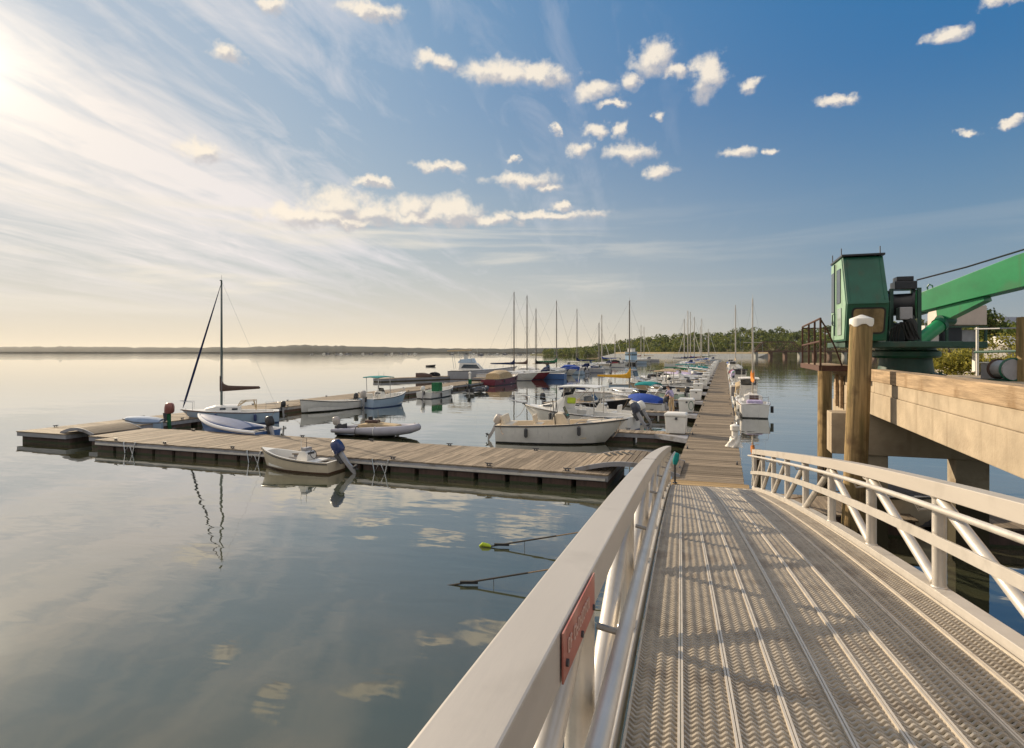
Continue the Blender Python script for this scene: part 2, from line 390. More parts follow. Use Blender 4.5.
rp = N.new('ShaderNodeValToRGB'); rp.color_ramp.elements[0].position = .35; rp.color_ramp.elements[1].position = .68
rp.color_ramp.elements[0].color = (.044,.054,.032,1); rp.color_ramp.elements[1].color = (.076,.070,.038,1)
L.new(swell, rp.inputs['Fac']); L.new(rp.outputs[0], B.inputs['Base Color'])
B.inputs['Specular IOR Level'].default_value = .6
B.inputs['Coat Weight'].default_value = 1.0; B.inputs['Coat IOR'].default_value = 1.6; B.inputs['Coat Roughness'].default_value = .0; L.new(bp.outputs['Normal'], B.inputs['Coat Normal'])
WATER = m
S = 4600
wb = MB(); wb.add([(-S,-600,0),(S,-600,0),(S,S,0),(-S,S,0)], [(0,1,2,3)])
tag(wb.build('water', WATER), 'calm grey green harbour water reflecting the evening sky', 'water', kind='structure')

hb = MB(); hb.span((-S-200,-800,-1.0), (S+200,S+200,75))
m, N, L, B = new_mat('haze_air'); N.remove(B)
pv = N.new('ShaderNodeVolumePrincipled'); pv.inputs['Color'].default_value = (.96,.93,.86,1)
pv.inputs['Density'].default_value = .000035; pv.inputs['Anisotropy'].default_value = .2
L.new(pv.outputs[0], N['Material Output'].inputs['Volume'])
hzo = hb.build('haze', m); tag(hzo, 'pale evening haze over the whole bay', 'haze', kind='stuff')

def ridge(name, pts, depth, m, label, seed, rough=1.0):
    """low land: crest profile of (px, height m, distance m), sloping to the water in front and back"""
    r = random.Random(seed); rows = []
    out = []
    for i in range(len(pts)-1):
        for k in range(14):
            t = k/14; out.append([lerp(pts[i][j], pts[i+1][j], t) for j in range(3)])
    out.append(list(pts[-1]))
    b = MB(); rings = []
    for (px, h, d) in out:
        hh = max(.3, h*(1+.16*(r.random()-.5)*rough) )
        x = (px-512)/F
        rings.append([W(x*d,d,-.5), W(x*d,d,hh*.18), W(x*(d+depth*.12),d+depth*.12,hh*.72), W(x*(d+depth*.35),d+depth*.35,hh), W(x*(d+depth),d+depth,hh*.85), W(x*(d+depth),d+depth,-.5)])
    b.loft(rings, closed=True)
    o = b.build(name, m, smooth=1.2); tag(o, label, 'hill', kind='structure'); return o
FARL = mat('far_wooded_slope', (.006,.016,.022), .95, 0, .4, .02, spec=.1)
ridge('hills', [(-420,30,2600),(-200,34,2600),(0,27,2600),(70,30,2600),(140,25,2600),(240,26,2600),(310,37,2600),(350,31,2600),(430,22,2600),(500,20,2600),(580,26,2600),(680,30,2600),(800,30,2600),(1100,30,2600)],
      500, FARL, 'low hazy wooded ridge along the far side of the bay', 3)
GRASSY = mat('rough_shore_ground', (.085,.09,.035), .95, 0, .35, .12, spec=.1, col2=(.17,.15,.07))
ridge('hill', [(530,1,800),(560,4,750),(590,6,720),(640,8,640),(700,10,600),(760,12,580),(850,14,560),(960,14,520),(1100,14,520),(1400,14,520)],
      260, GRASSY, 'low green hill beyond the marina under the trees', 5)
# causeway with pale stone face running to the railway bridge
STONE = mat('pale_seawall_stone', (.25,.25,.23), .9, 0, .2, .5, .3, 2)
cb = MB(); pts = [(598,528),(660,500),(757,485)]
for i in range(2):
    a, b_ = pts[i], pts[i+1]
    A0 = W((a[0]-512)/F*a[1], a[1]); B0 = W((b_[0]-512)/F*b_[1], b_[1])
    if i == 0: rings = []
    for q in ((A0,B0) if i == 0 else (B0,)):
        off = W(0,1)*0
        rings.append([(q.x,q.y,-.5),(q.x+2,q.y+6,.5),(q.x+9,q.y+27,3.0),(q.x+12,q.y+34,3.0),(q.x+13,q.y+37,-.5)])
cb.loft(rings); tag(cb.build('seawall', STONE), 'pale stone causeway wall along the far shore below the trees', 'seawall')
tb = MB(); tb.loft([[(q[0][0]+9.2,q[0][1]+27.6,2.9),(q[0][0]+10,q[0][1]+30,4.0),(q[0][0]+12,q[0][1]+36,4.3),(q[0][0]+13,q[0][1]+38,2.9)] for q in rings])
tag(tb.build('path', mat('tan_embankment', (.42,.31,.16), .95, 0, .25, .1)), 'tan causeway bank top', 'path', kind='structure')

# woodland on that hill: many leaf-sized faces, one mass
def crown(b, c, rx, rz, n, leaf, r, lobes=7):
    L_ = []
    for _ in range(lobes):
        a = r.random()*6.283; q = r.random()**.5
        L_.append((c[0]+rx*.62*q*math.cos(a), c[1]+rx*.62*q*math.sin(a), c[2]+rz*(r.random()*1.3-.62), .38+.3*r.random()))
    for _ in range(n):
        lx, ly, lz, k = L_[int(r.random()*lobes)]
        d = Vector((r.gauss(0,1), r.gauss(0,1), r.gauss(0,1)+.25)).normalized()
        q = (.55+.5*r.random())*k
        p = Vector((lx,ly,lz)) + Vector((d.x*rx*q, d.y*rx*q, d.z*rz*q))
        nrm = (d + Vector((r.gauss(0,.5), r.gauss(0,.5), r.gauss(0,.5)))).normalized()
        t = nrm.cross(Vector((r.random()-.5, r.random()-.5, r.random()-.5)))
        if t.length < 1e-3: continue
        t.normalize(); u = nrm.cross(t); s = leaf*(.6+.8*r.random())
        o = len(b.v)
        b.v += [tuple(p+t*s), tuple(p+u*s*.62), tuple(p-t*s), tuple(p-u*s*.62)]
        b.f.append((o,o+1,o+2,o+3))
def leafmat(name, c1, c2, c3):
    if name in MATS: return MATS[name]
    m, N, L, B = new_mat(name)
    g = N.new('ShaderNodeNewGeometry'); tc = N.new('ShaderNodeTexCoord'); nz = N.new('ShaderNodeTexNoise'); nz.inputs['Scale'].default_value = .11
    L.new(tc.outputs['Object'], nz.inputs['Vector'])
    ad = N.new('ShaderNodeMath'); ad.operation = 'MULTIPLY_ADD'; ad.inputs[1].default_value = .35
    L.new(g.outputs['Random Per Island'], ad.inputs[0]); L.new(nz.outputs['Fac'], ad.inputs[2])
    rp = N.new('ShaderNodeValToRGB'); e = rp.color_ramp.elements
    e[0].position = .42; e[0].color = c1+(1,); e[1].position = .88; e[1].color = c3+(1,); q = e.new(.64); q.color = c2+(1,)
    L.new(ad.outputs[0], rp.inputs['Fac']); L.new(rp.outputs[0], B.inputs['Base Color'])
    B.inputs['Roughness'].default_value = .7; B.inputs['Specular IOR Level'].default_value = .2
    B.inputs['Subsurface Weight'].default_value = 0
    tr = N.new('ShaderNodeBsdfTranslucent'); L.new(rp.outputs[0], tr.inputs['Color'])
    ms = N.new('ShaderNodeMixShader'); ms.inputs[0].default_value = .35
    L.new(B.outputs[0], ms.inputs[1]); L.new(tr.outputs[0], ms.inputs[2]); L.new(ms.outputs[0], N['Material Output'].inputs['Surface'])
    MATS[name] = m; return m
LEAFW = leafmat('wood_leaves', (.022,.042,.012), (.070,.105,.018), (.20,.21,.030))
LEAFB = leafmat('bush_leaves', (.09,.10,.02), (.22,.20,.03), (.38,.32,.05))
rw = random.Random(11); wbm = MB()
prof = [(480,350),(540,349.5),(575,347.5),(600,344.5),(620,341),(645,337),(660,335.5),(680,334),(700,332),(720,331),(745,327),(760,326.5),(780,328),(800,328.5),(830,323),(870,322),(920,320),(985,322),(1060,325),(1300,325)]
def prof_y(px):
    for i in range(len(prof)-1):
        if prof[i][0] <= px <= prof[i+1][0]:
            return lerp(prof[i][1], prof[i+1][1], (px-prof[i][0])/(prof[i+1][0]-prof[i][0]))
    return 326
for row in range(4):
    px = 546.0
    while px < 1250:
        d = (lerp(850,640,min(1,(px-500)/150)) if px < 650 else 620) + row*45 + rw.uniform(-15,15) - 40
        top = EYE + (HOR-(prof_y(px)-1))*d/F*lerp(.45,1.0,row/3)*rw.uniform(.88,1.02)
        rr_ = rw.uniform(5.5,9.5) * (.6 if row == 0 else 1)
        top = max(top, 1.8); rr_ = min(rr_, max(1.6, top*.62))
        z = max(top-rr_*.9, .8)
        x = (px-512)/F*d
        crown(wbm, W(x,d,z), rr_, rr_*.85, 270 if px < 1060 else 50, rr_*.145, rw)
        if row < 3: crown(wbm, W(x+rw.uniform(-4,4),d-4,z*.55), rr_*1.0, z*.5+1.5, 90, rr_*.17, rw, 5)
        px += rr_*1.05*F/d
tag(wbm.build('woodland', LEAFW), 'continuous mass of green woodland covering the hill across the water', 'woodland', kind='stuff')

# railway truss bridge
RUST = mat('rusty_bridge_steel', (.085,.045,.03), .8, .2, .3, .4)
br = thing('truss_bridge', 'rusty brown steel truss railway bridge low across the inlet', 'bridge', W(.405*485,485,0))
b0 = W((753-512)/F*485,485); b1 = W((1010-512)/F*470,470); bd = (b1-b0).normalized(); bn = Vector((-bd.y,bd.x,0))
brl = Matrix.Translation(-br.location)
nsp = 4; spl = 36.5
for k in range(nsp):
    b = MB(); s0 = 2+k*(spl+1.2)
    for side in (0,5):
        def q(t, z): return brl @ Vector(tuple((b0+bd*(s0+t)+bn*side).xy)+(z,))
        nb = 6; st = spl/nb
        b.beam(q(0,5.2), q(spl,5.2), .5,.9); b.beam(q(st,12.6), q(spl-st,12.6), .5,.7)
        b.beam(q(0,5.2), q(st,12.6), .5,.7); b.beam(q(spl-st,12.6), q(spl,5.2), .5,.7)
        for i in range(1,nb):
            b.beam(q(i*st,5.2), q(i*st,12.6), .3,.3)
            if i < nb-1: b.beam(q(i*st,12.6 if i < nb/2 else 5.2), q((i+1)*st,5.2 if i < nb/2 else 12.6), .35,.35)
    for i in range(7):
        b.beam(brl @ Vector(tuple((b0+bd*(s0+i*spl/6)).xy)+(5.2,)), brl @ Vector(tuple((b0+bd*(s0+i*spl/6)+bn*5).xy)+(5.2,)), .4,.5)
    b.build('truss_span', RUST, br)
b = MB(); b.beam(brl @ Vector(tuple((b0-bd*2+bn*2.5).xy)+(4.6,)), brl @ Vector(tuple((b0+bd*160+bn*2.5).xy)+(4.6,)), 5.6, .5); b.build('bridge_deck', RUST, br)
for k in range(14):
    c = brl @ Vector(tuple((b0+bd*(3+k*11.5)+bn*2.5).xy)+(2.0,))
    b = MB(); b.box(c, (2.0,5,4.8), math.atan2(bd.y,bd.x)); b.build('bridge_pier', STONE if k % 3 == 0 else RUST, br)
# ================================================================ gangway
RIBM = mat('worn_bright_rib', (.62,.55,.46), .42, .25, .1, 12, stain=(4,.58,(.45,.38,.31)))
GRYB = mat('bracket_metal', (.30,.28,.26), .4, .5, .1, 20)
ga = math.atan(.281); gdir = W(math.sin(ga), math.cos(ga)).normalized()
g0 = W(.856, 0)
grz = math.atan2(gdir.y, gdir.x) - math.pi/2
gang = thing('gangway', 'long arched aluminium gangway with grated deck and truss railings sloping down to the dock', 'gangway', (g0.x, g0.y, 0), grz)
def gz(l): return 3.013 - .0734*l - .003457*l*l
LE = 17.62; GL0 = -1.72; PIT = 1.755
HW = 1.06
def rail_top(l): return gz(l) + .90 + .0027*max(0.0, l-9)**2
# deck planks: nine identical serrated planks, each with two flanges and cross struts
def plank_mesh():
    b = MB(); pw = 2*HW/9; hw = pw/2 - .002
    fb = MB()
    for sx in (-1, 1):                         # edge flanges
        rings = []
        l = GL0
        while l <= LE+.001:
            z = gz(l); x0, x1 = sx*hw, sx*(hw-.011)
            rings.append([(x0,l,z-.05),(x0,l,z),(x1,l,z),(x1,l,z-.05)]); l += .367
        fb.loft(rings)
    step = .043; nrow = int((LE-GL0)/step); nx = 24
    for i in range(nrow):
        l = GL0 + .02 + i*step; z = gz(l)
        o = len(b.v); far = l > 9
        n = 12 if far else nx
        for j in range(n+1):
            x = -hw+.011 + (2*hw-.022)*j/n
            ph = 2*math.pi*j/n*3.5
            s = math.cos(ph); yo = .0085*s; zo = -.003 - .009*(1-s)*.5
            b.v += [(x, l+yo-.014, z+zo-.012), (x, l+yo-.008, z+zo), (x, l+yo+.006, z+zo+.001), (x, l+yo+.011, z+zo-.014)]
        for j in range(n):
            for k in range(3):
                b.f.append((o+j*4+k, o+j*4+k+1, o+j*4+4+k+1, o+j*4+4+k))
    return b, fb
pb_, pf_ = plank_mesh()
p0 = pb_.build('deck_plank', GRATE, gang)
p1 = pf_.build('flange', RIBM, p0)
for i in range(9):
    o = p0 if i == 0 else p0.copy()
    if i:
        COL.objects.link(o); q = p1.copy(); COL.objects.link(q); q.parent = o
    o.location = (-HW + (i+.5)*2*HW/9, 0, 0)
def along(f, l0, l1, n=24):
    return [f(lerp(l0, l1, k/n)) for k in range(n+1)]
def rect_sweep(b, x0, x1, zf0, zf1, l0, l1, n=24):
    rings = []
    for k in range(n+1):
        l = lerp(l0, l1, k/n)
        rings.append([(x0,l,zf0(l)),(x1,l,zf0(l)),(x1,l,zf1(l)),(x0,l,zf1(l))])
    b.loft(rings)
for sx in (-1, 1):
    xi = sx*(HW+.022); xo = sx*(HW+.152); xc = (xi+xo)/2
    b = MB(); rect_sweep(b, xi, xo, lambda l: rail_top(l)-.125, rail_top, GL0, LE); b.build('top_chord', ALU_CHORD, gang, bevel=.006)
    b = MB(); rect_sweep(b, xi, xo, lambda l: gz(l)-.10, lambda l: gz(l)+.055, GL0, LE); b.build('bottom_chord', ALU, gang, bevel=.006)
    xm = sx*(HW-.002)
    b = MB(); rect_sweep(b, sx*(HW+.010), sx*(HW-.014), lambda l: gz(l)+.41, lambda l: gz(l)+.495, GL0, LE); b.build('mid_rail', ALU, gang, bevel=.003)
    xh = sx*(HW-.075)
    b = MB(); b.tube(along(lambda l: (xh,l,rail_top(l)-.175), GL0, LE-.05, 30), .024, 10); hr = b.build('handrail', ALU, gang, smooth=SM)
    ls = [LE-.08-PIT*k for k in range(12)]
    for k, l in enumerate(ls):
        if l < GL0: break
        if k > 0:
            b = MB(); z = rail_top(l)-.175
            b.tube([(sx*(HW+.03),l,z-.05),(xh+sx*.02,l,z-.065),(xh,l,z-.02)], .011, 6); b.build('bracket', GRYB, hr)
        b = MB(); b.tube([(xc,l,gz(l)+.04),(xc,l,rail_top(l)-.12)], .05, 14); b.lathe([(.052,.055),(.060,.062),(.052,.072)], (xc,l,gz(l)), 14); b.lathe([(.052,-.142),(.060,-.132),(.052,-.126)], (xc,l,rail_top(l)), 14); b.build('post', ALU, gang, smooth=SM)
        if k+1 < len(ls) and ls[k+1] >= GL0-.1:
            l2 = ls[k+1]     # nearer the viewer
            if k < 5: a, c = (xc,l,gz(l)+.06), (xc,l2,rail_top(l2)-.13)
            else:     a, c = (xc,l,rail_top(l)-.13), (xc,l2,gz(l2)+.06)
            a, c = Vector(a), Vector(c); t = (c-a).normalized()
            b = MB(); b.tube([a+t*.06, c-t*.06], .043, 12); b.build('diagonal', ALU, gang, smooth=SM)
            # little gusset plates at the diagonal heads
    for l in ls[::2]:
        if l < GL0: continue
        b = MB(); b.box((xc, l+.16, rail_top(l)-.155), (.05,.16,.05)); b.build('gusset', ALU, gang, bevel=.006)
for k in range(11):
    l = LE-.15-PIT*k; b = MB(); b.box((0,l,gz(l)-.105), (2*HW,.08,.085)); b.build('cross_beam', ALU, gang)
b = MB()
b.loft([[(-HW,LE+.0,gz(LE)+.004),(HW,LE+.0,gz(LE)+.004),(HW,LE+.0,gz(LE)-.012),(-HW,LE+.0,gz(LE)-.012)],
        [(-HW,LE+.55,.525),(HW,LE+.55,.525),(HW,LE+.55,.51),(-HW,LE+.55,.51)]])
b.build('transition_plate', GRATE, gang)
# joint line on the left chord, red notice plate screwed to its inner face
sp = mat('faded_red_sign', (.36,.115,.085), .5, 0, .2, 6, stain=(5,.55,(.45,.24,.19)))
xf = -(HW+.022)+.004
def on_face(l, dz, t=0.0): return (xf+t, l, rail_top(l)-.0625+dz)
sl0, sl1 = 1.08, 1.58
b = MB(); rings = []
for k in range(7):
    l = lerp(sl0, sl1, k/6)
    rings.append([on_face(l,-.055), on_face(l,-.055,.004), on_face(l,.058,.004), on_face(l,.058)])
b.loft(rings); sgn = b.build('notice_plate', sp, gang)
lt = mat('sign_letters', (.58,.40,.33), .6, 0, .1, 20)
rs = random.Random(4); l = sl0+.05
while l < sl1-.14:                       # worn, unreadable capitals
    b = MB(); wd = rs.choice([.012,.015,.018]); z0, z1 = -.002, .026
    def bar(la, za, lb, zb): b.beam(on_face(la,za,.0065), on_face(lb,zb,.0065), .003, .004)
    bar(l, z0, l, z1)
    for q in rs.sample([0,1,2,3], 2):
        if q == 0: bar(l, z1, l+wd, z1)
        if q == 1: bar(l, (z0+z1)/2, l+wd, (z0+z1)/2)
        if q == 2: bar(l, z0, l+wd, z0)
        if q == 3: bar(l+wd, z0, l+wd, z1)
    b.build('letter', lt, sgn)
    l += wd + (.014 if rs.random() > .15 else .035)
for l in (sl0+.035, (sl0+sl1)/2, sl1-.035):
    b = MB(); p = on_face(l, -.035 if l > sl0+.1 else -.02, .004); b.tube([p, (p[0]+.006,p[1],p[2])], .009, 8); b.build('screw', DARKP, sgn)
b = MB(); lj = 6.3; b.box((-(HW+.077),lj,rail_top(lj)+.0005), (.134,.006,.003)); b.build('joint_line', DARKP, gang)

# teal-capped post at the foot of the gangway
t0 = P(675,483,.52)
mk = thing('marker_post', 'thin black post with teal cap at the foot of the left railing', 'post', t0)
b = MB(); b.tube([(0,0,0),(0,0,.62)], .028, 10); b.lathe([(.07,0),(.07,.02),(.03,.03)], n=12); b.build('post', BLACKP, mk, smooth=SM)
b = MB(); b.tube([(0,0,.56),(.01,0,.66),(.05,.02,.86),(.06,.02,.90)], [.055,.085,.085,.05], 10); b.build('cap', CANVAS['teal'], mk, smooth=SM)

# ================================================================ floating docks
def plank_deck(b, x0, x1, y0, y1, z, along_x, pw=.146, th=.045, gap=.010, seed=1, joints=1):
    """planks lie across the dock; along_x = the dock runs along X"""
    r = random.Random(seed); t = x0 if along_x else y0; end = x1 if along_x else y1
    while t < end-.02:
        t2 = min(t+pw-gap, end); dz = r.uniform(-.004,.004)
        a, c = (y0,y1) if along_x else (x0,x1)
        cuts = [a+(c-a)*k/joints for k in range(joints+1)]
        for k in range(joints):
            e = r.uniform(-.012,.012)
            u0, u1 = cuts[k]+(.004 if k else e), cuts[k+1]-(.004 if k < joints-1 else e)
            if along_x: b.span((t,u0,z-th+dz),(t2,u1,z+dz))
            else: b.span((u0,t,z-th+dz),(u1,t2,z+dz))
        t += pw
def cleat(parent, loc, rz=0):
    b = MB(); b.tube([(-.14,0,.085),(-.06,0,.075),(.06,0,.075),(.14,0,.085)], [.014,.022,.022,.014], 8); b.box((-.05,0,.035),(.03,.04,.07)); b.box((.05,0,.035),(.03,.04,.07)); b.box((0,0,.005),(.16,.07,.012))
    o = b.build('cleat', DARKP, parent, smooth=SM); o.location = loc; o.rotation_euler = (0,0,rz); return o
DZ = .5
def dock(name, label, x0, x1, y0, y1, along_x, deckm, seed, joints=1, cat='dock', floats=True, group=None, pw=.146, fl_step=2.4, cleats=True):
    c = ((x0+x1)/2, (y0+y1)/2)
    t = thing(name, label, cat, (c[0],c[1],0), 0, group)
    X0, X1, Y0, Y1 = x0-c[0], x1-c[0], y0-c[1], y1-c[1]
    b = MB(); plank_deck(b, X0, X1, Y0, Y1, DZ, along_x, pw=pw, seed=seed, joints=joints); b.build('deck', deckm, t)
    b = MB()
    zt, zb = DZ-.047, DZ-.235
    wl = .07
    b.span((X0+.02,Y0+.02,zb),(X1-.02,Y0+.02+wl,zt)); b.span((X0+.02,Y1-.02-wl,zb),(X1-.02,Y1-.02,zt))
    b.build('waler', WALER, t)
    b = MB(); b.span((X0+.02,Y0+.02+wl+.003,zb),(X0+.02+wl,Y1-.023-wl,zt)); b.span((X1-.02-wl,Y0+.02+wl+.003,zb),(X1-.02,Y1-.023-wl,zt)); b.build('end_waler', WALER, t)
    if floats:
        fm = MB(); fm.box((0,0,0), (fl_step-.16 if along_x else (X1-X0)-.14, (Y1-Y0)-.14 if along_x else fl_step-.16, .5))
        f0 = None; ln = (X1-X0) if along_x else (Y1-Y0); n = max(1, int(ln/fl_step))
        for k in range(n):
            q = -ln/2 + (k+.5)*ln/n
            if f0 is None: f0 = o = fm.build('float', FLOATM, t, bevel=.04)
            else: o = f0.copy(); COL.objects.link(o)
            o.location = (q,0,.01) if along_x else (0,q,.01)
    return t, (X0,X1,Y0,Y1)
# the long dock (sections are hinged end to end: each lifts away by itself)
MX0, MX1 = -1.54, .58
y = 18.5; k = 0
md_end = 246.0; sec = 12.6
ORD = ['first','second','third','fourth','fifth','sixth','seventh','eighth','ninth','tenth','eleventh','twelfth','thirteenth','fourteenth','fifteenth','sixteenth','seventeenth','eighteenth','nineteenth','twentieth']
y_land = 19.15
dk, _ = dock('dock_section', 'short landing section with new tan planks where gangway meets the long dock', MX0, MX1+.12, 17.6, y_land, False, WOODNEW, 3, pw=.30, fl_step=1.4, group='sections of the long wooden dock')
y = y_land+.03
while y < md_end:
    y2 = min(y+sec, md_end)
    dk, lim = dock('dock_section', ('nearest grey planked section of the long dock just past the gangway foot' if k == 0 else f'grey planked section of the long straight dock, {ORD[k]} out from the gangway'), MX0, MX1, y, y2, False, WOOD, 20+k, fl_step=2.1, group='sections of the long wooden dock')
    if k < 4:
        for q in (-4.6, 0, 4.4): cleat(dk, (lim[0]+.14, q, DZ+.01), math.pi/2)
        for q in (-3.0, 2.4): cleat(dk, (lim[1]-.14, q, DZ+.01), math.pi/2)
    y = y2+.03; k += 1
# cross dock in front
FX0, FX1, FY0, FY1 = -26.7, -3.5, 19.2, 23.15
fd, lim = dock('cross_dock', 'wide weathered cross dock running left across the water nearest the gangway', FX0, FX1, FY0, FY1, True, WOODY, 5, joints=2, pw=.19, fl_step=1.16)
for q in (-10.5,-7.6,-3.9,-.2,3.6,7.4,10.2):
    cleat(fd, (q, lim[2]+.18, DZ+.01)); cleat(fd, (q+.6, lim[3]-.18, DZ+.01))
def fender_frame(parent, x, y, z):
    b = MB()
    b.tube([(x-.34,y,z+.20),(x-.22,y-.02,z-.30),(x-.06,y,z+.02),(x+.06,y,z+.02),(x+.22,y-.02,z-.30),(x+.34,y,z+.20)], .035, 8); b.build('bumper_bracket', STEEL, parent, smooth=SM)
for q in (-9.4,-2.6,3.2): fender_frame(fd, q, lim[2]-.03, .30)
b = MB(); b.span((lim[0]+.1,lim[2]-.05,.30),(lim[1]-.1,lim[2]+.014,.37)); b.build('rub_strip', ALU, fd)
# arched transition plates
def hump(name, label, x0, x1, y0, y1, h, mats=WOODY):
    c = ((x0+x1)/2,(y0+y1)/2); t = thing(name, label, 'ramp', (c[0],c[1],DZ), 0)
    b = MB(); n = 16; L_ = x1-x0
    def zc(u): return .02 + h*math.sin(math.pi*u)
    for k in range(n):
        u0, u1 = k/n+.004, (k+1)/n-.004
        xa, xb = -L_/2+L_*u0, -L_/2+L_*u1; ya, yb = -(y1-y0)/2, (y1-y0)/2
        b.loft([[(xa,ya,zc(u0)),(xb,ya,zc(u1)),(xb,ya,zc(u1)+.04),(xa,ya,zc(u0)+.04)],[(xa,yb,zc(u0)),(xb,yb,zc(u1)),(xb,yb,zc(u1)+.04),(xa,yb,zc(u0)+.04)]])
    b.build('deck', mats, t)
    for yy in (-(y1-y0)/2-.032, (y1-y0)/2+.032):
        b = MB(); rings = []
        for k in range(n+1):
            u = k/n; x = -L_/2+L_*u
            rings.append([(x,yy-.03,zc(u)-.10),(x,yy+.03,zc(u)-.10),(x,yy+.03,zc(u)+.05),(x,yy-.03,zc(u)+.05)])
        b.loft(rings); b.build('side_beam', WALER, t)
    return t
hp = hump('transition_ramp', 'arched plank ramp joining the cross dock to the long dock beside the gangway', -4.7, -1.30, 19.7, 22.2, .30)
b = MB()
for k in range(9): b.box((-.9+k*.2,.35+.12*k*.3,.36-.012*abs(k-3)**1.6), (.09,.55,.03), .5)
b.build('rubber_tread', RUBBER, hp)
hump('transition_ramp', 'arched ramp linking the left end of the cross dock to the outer dock', -30.5, -28.25, 20.3, 22.7, .24)
d_, _ = dock('dock_section', 'short plank landing between the arched left ramp and the cross dock', -28.22, -26.73, 20.0, 23.1, True, WOODY, 77, joints=2, pw=.29, fl_step=1.4)
# outer dock, running away parallel to the long dock
OX0, OX1 = -33.3, -29.75
for (a, c, lb) in ((20.0,37.5,'near end section of the outer dock left of the cross dock ramp'),(37.53,55.5,'outer dock section behind the white open launch and teal topped boat'),(55.53,74.5,'far section of the outer dock ending at the maroon runabout')):
    od, lim = dock('dock_section', lb, OX0, OX1, a, c, False, WOOD, int(a), joints=1, fl_step=2.2, pw=.2, group='sections of the outer dock')
    for q in (-7,-2,3,7): cleat(od, (lim[0]+.2,q,DZ+.01), math.pi/2); cleat(od, (lim[1]-.2,q,DZ+.01), math.pi/2)
# far float in front of the sport fishing boat, and the outer dock's far continuation
fa, fb_ = P(377,378.6,.5), P(470,375.2,.5)
ang = math.atan2(fb_.y-fa.y, fb_.x-fa.x); ln = (fb_-fa).length
t = thing('float_dock', 'narrow dark edged float in front of the big sport fishing boat', 'dock', ((fa.x+fb_.x)/2,(fa.y+fb_.y)/2,0), ang)
b = MB(); plank_deck(b, -ln/2, ln/2, -1.1, 1.1, .5, True, pw=.3, seed=8); b.build('deck', WOODY, t)
b = MB(); b.span((-ln/2+.05,-1.05,-.2),(ln/2-.05,1.05,.14)); b.build('float', FLOATM, t)
b = MB(); b.span((-ln/2+.02,-1.08,.143),(ln/2-.02,1.08,.45)); b.build('waler', WALER, t)
for k in range(8):
    a = 84+k*26
    xx = -36.3
    dock('dock_section', f'distant planked outer dock section behind the row of sailboats, {ORD[k]} from the near end', xx, xx+2.2, a, a+25.6, False, WOOD, 90+k, pw=.5, fl_step=5, group='far sections of the sailboat dock')
# finger docks off the long dock + their white dock boxes
FK = [30.2+10.65*k for k in range(19)]
def dockbox_proto():
    t = thing('dock_box', '', 'dock box', (0,0,DZ))
    b = MB(); b.loft([[(-.43,-.36,.03),(.43,-.36,.03),(.43,.36,.03),(-.43,.36,.03)],[(-.48,-.41,.80),(.48,-.41,.80),(.48,.41,.80),(-.48,.41,.80)]]); b.build('body', BOXW, t, bevel=.04, smooth=SM)
    b = MB(); b.loft([[(-.51,-.44,.805),(.51,-.44,.805),(.51,.44,.805),(-.51,.44,.805)],[(-.51,-.44,.90),(.51,-.44,.90),(.51,.44,.90),(-.51,.44,.90)],[(-.44,-.36,.97),(.44,-.36,.97),(.44,.36,.97),(-.44,.36,.97)]]); b.build('lid', BOXW, t, bevel=.025, smooth=SM)
    b = MB(); b.box((.05,-.455,.72),(.10,.03,.11)); b.box((-.0,-.462,.70),(.03,.04,.06)); b.build('latch', DARKP, t)
    return t
box0 = None
dock_fing = None
for k, y in enumerate(FK):
    L_ = 7.6
    lab = ['nearest finger dock holding the first white dock box', 'second finger dock out where a person stands beside a box'][k] if k < 2 else f'narrow finger dock off the long dock at the {ORD[k]} white dock box'
    if k == 0:
        dock_fing, lim = dock('finger_dock', lab, MX0-.03-L_, MX0-.03, y-.55, y+.55, True, WOODY, 50, pw=.2, fl_step=2.5, group='finger docks off the long dock')
        b = MB(); b.prism([(lim[1]-1.6,lim[2]),(lim[1],lim[2]),(lim[1],lim[2]-1.2)], 'z', .28, .497); b.build('corner_gusset', WALER, dock_fing)
        for q in (-3.2, .4): cleat(dock_fing, (q, lim[2]+.12, DZ+.01)); cleat(dock_fing, (q+.4, lim[3]-.12, DZ+.01))
        base_loc = dock_fing.location.copy()
    else:
        f = copy_tree(dock_fing); f['label'] = lab; f.location = (base_loc.x, y, 0)
    bl = ['nearest white dock box with dark latch on the first finger dock','second white dock box with a coiled green hose on its side','third white dock box out along the left dock edge'][k] if k < 3 else f'white dock box along left edge of the long dock, {ORD[k]} from the gangway'
    if box0 is None: box0 = o = dockbox_proto()
    else: o = copy_tree(box0)
    rr = random.Random(900+k)
    o.location = (-2.28+rr.uniform(-.12,.12), y-.08, DZ+.004); o.rotation_euler = (0,0,rr.uniform(-.07,.07)); o['label'] = bl; o['group'] = 'white dock boxes'
    sc = rr.uniform(.9,1.06) if k else 1.03
    o.scale = (sc, sc, sc*rr.uniform(.93,1.05))
# green hose on second box
y = FK[1]
hs = thing('garden_hose', 'green hose coiled against the second white dock box', 'hose', (-1.98, y-.62, DZ+.5))
b = MB()
pts = []
for i in range(70):
    a = i*.55; pts.append((.15*math.cos(a), -.02*math.sin(i*.3)-.05-.0012*i, .28*math.sin(a)))
b.tube(pts, .014, 6); b.build('coil', CANVAS['green'], hs, smooth=SM)
